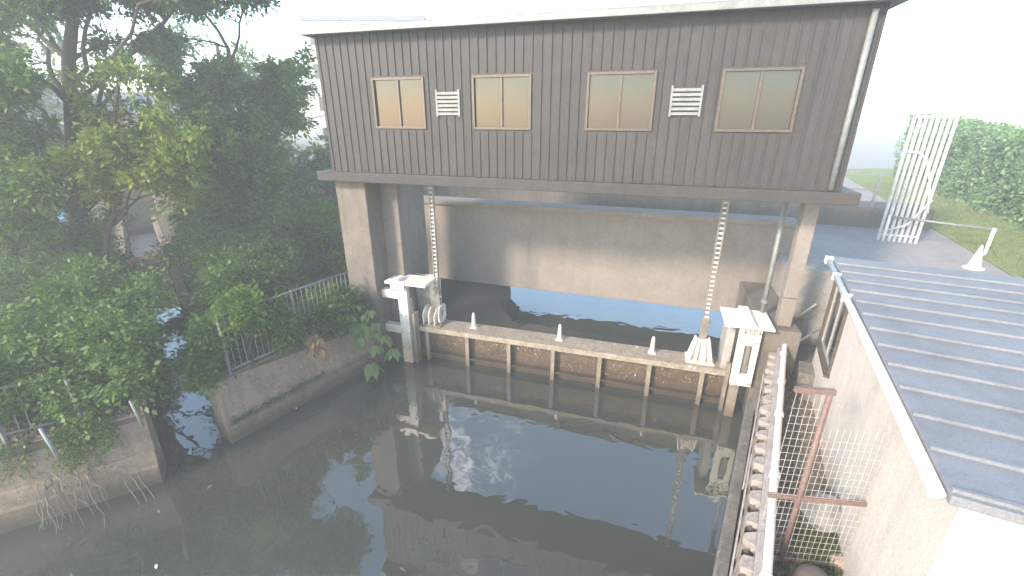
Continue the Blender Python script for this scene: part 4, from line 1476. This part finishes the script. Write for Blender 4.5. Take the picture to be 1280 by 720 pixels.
for _ in range(42000):
    t_ = random.uniform(-10, 16)
    dpt = random.random() ** 2 * 1.2
    top_ = 6.42 + 0.10 * math.sin(t_ * 2.3) + 0.08 * math.sin(t_ * 5.1 + 1) - 0.055 * t_ + 0.05 * math.sin(t_ * 11)
    z = random.uniform(3.4, top_)
    if random.random() < 0.25:
        z = top_ - abs(random.gauss(0, 0.12)); dpt = random.uniform(0, 1.8)
    bulge = 0.16 * math.sin(t_ * 1.7) * math.sin(z * 2.1) + 0.1 * math.sin(t_ * 4.3 + z * 3)
    p = h0 + hd * t_ + hn * (-0.1 + dpt + bulge)
    pts.append((p.x, p.y, z))
leaves('foliage', pts, 0.13, 0.075, M['leaf_hedge'], hb, up=0.5)
MB().sweep([tuple(h0 - hd * 10 + hn * 0.9), tuple(h0 + hd * 8 + hn * 0.9), tuple(h0 + hd * 16 + hn * 0.9)], [(-0.35, 3.4), (-0.35, 6.0), (0.35, 6.0), (0.35, 3.4)]).build('branches', M['bark'], hb)
# rail on the path
rp = thing('path_rail', atz(1242, 320, 3.3), 'grey tube rail with end post along the path below the grass bank', 'rail')
e0 = aty(1243, 287, 12.0)
e1 = Vector((e0.x - 1.6, e0.y + 1.6, e0.z + 0.02))
MB().tube([tuple(e0), tuple(e1)], 0.035, 8).build('top_rail', M['fence_grey'], rp, smooth=True)
MB().tube([(e0.x, e0.y, 3.28), (e0.x, e0.y, e0.z + 0.04)], 0.045, 8).build('post', M['white_clean'], rp, smooth=True)
MB().tube([(e1.x, e1.y, 3.28), (e1.x, e1.y, e1.z + 0.04)], 0.04, 8).build('post', M['white_clean'], rp, smooth=True)
# small white cone on the path
cn = thing('marker_cone', atz(1222, 322, 3.3), 'white pointed marker with an orange tinge beside the path rail', 'marker')
c = aty(1222, 322, 11.0)
cz = 3.3
mbx = MB()
ns = 16
prof_c = [(0.22, 0.0), (0.22, 0.03), (0.15, 0.031), (0.02, 0.62)]
vs = [(c.x + r_ * math.cos(2 * math.pi * k / ns), c.y + r_ * math.sin(2 * math.pi * k / ns), cz + z) for r_, z in prof_c for k in range(ns)]
fs = []
for i in range(len(prof_c) - 1):
    for k in range(ns):
        k2 = (k + 1) % ns
        fs.append((i * ns + k, i * ns + k2, (i + 1) * ns + k2, (i + 1) * ns + k))
fs += [tuple(range(ns - 1, -1, -1)), tuple(3 * ns + k for k in range(ns))]
mbx.add(vs, fs).build('cone', M['gutter'], cn)
# white barred cage
wc = thing('white_cage', (11.5, 13.5, 3.3), 'tall white barred steel screen with a curved brace', 'screen')
c1 = aty(1195, 152, 13.4)
c0 = aty(1142, 152, 13.8)
topz = 6.95
for k in range(8):
    t_ = k / 7
    x, y = c0.x + (c1.x - c0.x) * t_, c0.y + (c1.y - c0.y) * t_
    MB().box(x - 0.028, x + 0.028, y - 0.028, y + 0.028, 3.3, topz).build('bar', M['gutter'], wc)
mbx = MB()
mbx.tube([(c0.x + (c1.x - c0.x) * (k / 12) ** 0.6, c0.y - 0.07 + (c1.y - c0.y) * (k / 12) ** 0.6, 6.0 - 1.75 * (k / 12) ** 2) for k in range(13)], 0.03, 6)
mbx.tube([(c1.x, c1.y - 0.07, 4.25 + 0.4), (c1.x - 0.5, c1.y - 0.07, 3.9), (c0.x, c0.y - 0.07, 3.6)], 0.03, 6)
mbx.build('curved_brace', M['gutter'], wc, smooth=True)
MB().tube([(c0.x, c0.y, topz), (c1.x, c1.y, topz)], 0.035, 6).build('rail', M['gutter'], wc)
MB().tube([(c0.x, c0.y, 3.5), (c1.x, c1.y, 3.5)], 0.03, 6).build('rail', M['gutter'], wc)

# ------------------------------------------------------------------ air: thin volume added to imitate veil glare of a dirty camera dome
VEIL_DENSITY = 0.0066
if VEIL_DENSITY:
    hz = MB().box(-125, 125, -45, 155, -4.0, 15.5)
    o = hz.build('veil_haze', None or bpy.data.materials.new('veil_haze'))
    m = o.data.materials[0]
    m.use_nodes = True
    nt = m.node_tree
    nt.nodes.clear()
    out = nt.nodes.new('ShaderNodeOutputMaterial')
    pv = nt.nodes.new('ShaderNodeVolumePrincipled')
    pv.inputs['Color'].default_value = (0.95, 0.97, 0.96, 1)
    pv.inputs['Density'].default_value = VEIL_DENSITY
    pv.inputs['Anisotropy'].default_value = 0.15
    nt.links.new(pv.outputs[0], out.inputs['Volume'])
    struct(o, 'stuff')

# ------------------------------------------------------------------ light
SUN_EL, SUN_AZ = R(28), R(230)     # azimuth clockwise from +Y: behind the camera, slightly left
wd = bpy.data.worlds.new('World')
S.world = wd
wd.use_nodes = True
nt = wd.node_tree
nt.nodes.clear()
out = nt.nodes.new('ShaderNodeOutputWorld')
bg = nt.nodes.new('ShaderNodeBackground')
sky = nt.nodes.new('ShaderNodeTexSky')
sky.sky_type = 'NISHITA'
sky.sun_disc = False
sky.sun_elevation = SUN_EL
sky.sun_rotation = SUN_AZ
sky.dust_density = 0.7
sky.air_density = 1.4
sky.ozone_density = 3.0
tc_ = nt.nodes.new('ShaderNodeTexCoord')
d_ = tc_.outputs['Generated']
cn_ = noise(nt, mapping(nt, d_, (8, 8, 16)), 1.6, 6, 0.62, 1.4)
cm = ramp(nt, cn_, [(0.50, (0, 0, 0)), (0.64, (1, 1, 1))])
nz = nt.nodes.new('ShaderNodeVectorMath')
nz.operation = 'DISTANCE'
nt.links.new(d_, nz.inputs[0])
nz.inputs[1].default_value = Vector((-0.07, 0.75, 0.655)).normalized()[:]
mr = nt.nodes.new('ShaderNodeMapRange')
mr.inputs['From Min'].default_value = 0.05
mr.inputs['From Max'].default_value = 0.15
mr.inputs['To Min'].default_value = 0.5
mr.inputs['To Max'].default_value = 0.0
nt.links.new(nz.outputs['Value'], mr.inputs['Value'])
skc = mixc(nt, math_(nt, 'MULTIPLY', cm, mr.outputs[0]), sky.outputs['Color'], (14.0, 13.4, 13.0))
sz = nt.nodes.new('ShaderNodeSeparateXYZ')
nt.links.new(d_, sz.inputs[0])
m2 = nt.nodes.new('ShaderNodeMapRange')
m2.interpolation_type = 'SMOOTHSTEP'
for k_, v_ in (('From Min', 0.30), ('From Max', 0.62), ('To Min', 2.1), ('To Max', 1.0)):
    m2.inputs[k_].default_value = v_
nt.links.new(sz.outputs['Z'], m2.inputs['Value'])
vm = nt.nodes.new('ShaderNodeVectorMath')      # thin bright summer haze low in the sky
vm.operation = 'SCALE'
nt.links.new(skc, vm.inputs[0])
nt.links.new(m2.outputs[0], vm.inputs['Scale'])
nt.links.new(vm.outputs[0], bg.inputs['Color'])
bg.inputs['Strength'].default_value = 0.15
nt.links.new(bg.outputs[0], out.inputs['Surface'])

sl = bpy.data.lights.new('sun', 'SUN')
sl.energy = 3.2
sl.angle = R(8)
sl.color = (1.0, 0.87, 0.74)
so = bpy.data.objects.new('sun', sl)
COL.objects.link(so)
dirv = Vector((math.sin(SUN_AZ) * math.cos(SUN_EL), math.cos(SUN_AZ) * math.cos(SUN_EL), math.sin(SUN_EL)))
so.rotation_euler = dirv.to_track_quat('Z', 'Y').to_euler()

vs_ = S.view_settings
vs_.view_transform = 'Standard'
vs_.look = 'None'
vs_.exposure = 1.35
vs_.gamma = 1
vs_.use_curve_mapping = False
S.render.engine = 'CYCLES'
S.cycles.max_bounces = 8
S.cycles.diffuse_bounces = 3
S.cycles.glossy_bounces = 3
S.cycles.volume_bounces = 1
S.cycles.transparent_max_bounces = 8
S.cycles.use_denoising = True
S.cycles.volume_step_rate = 5
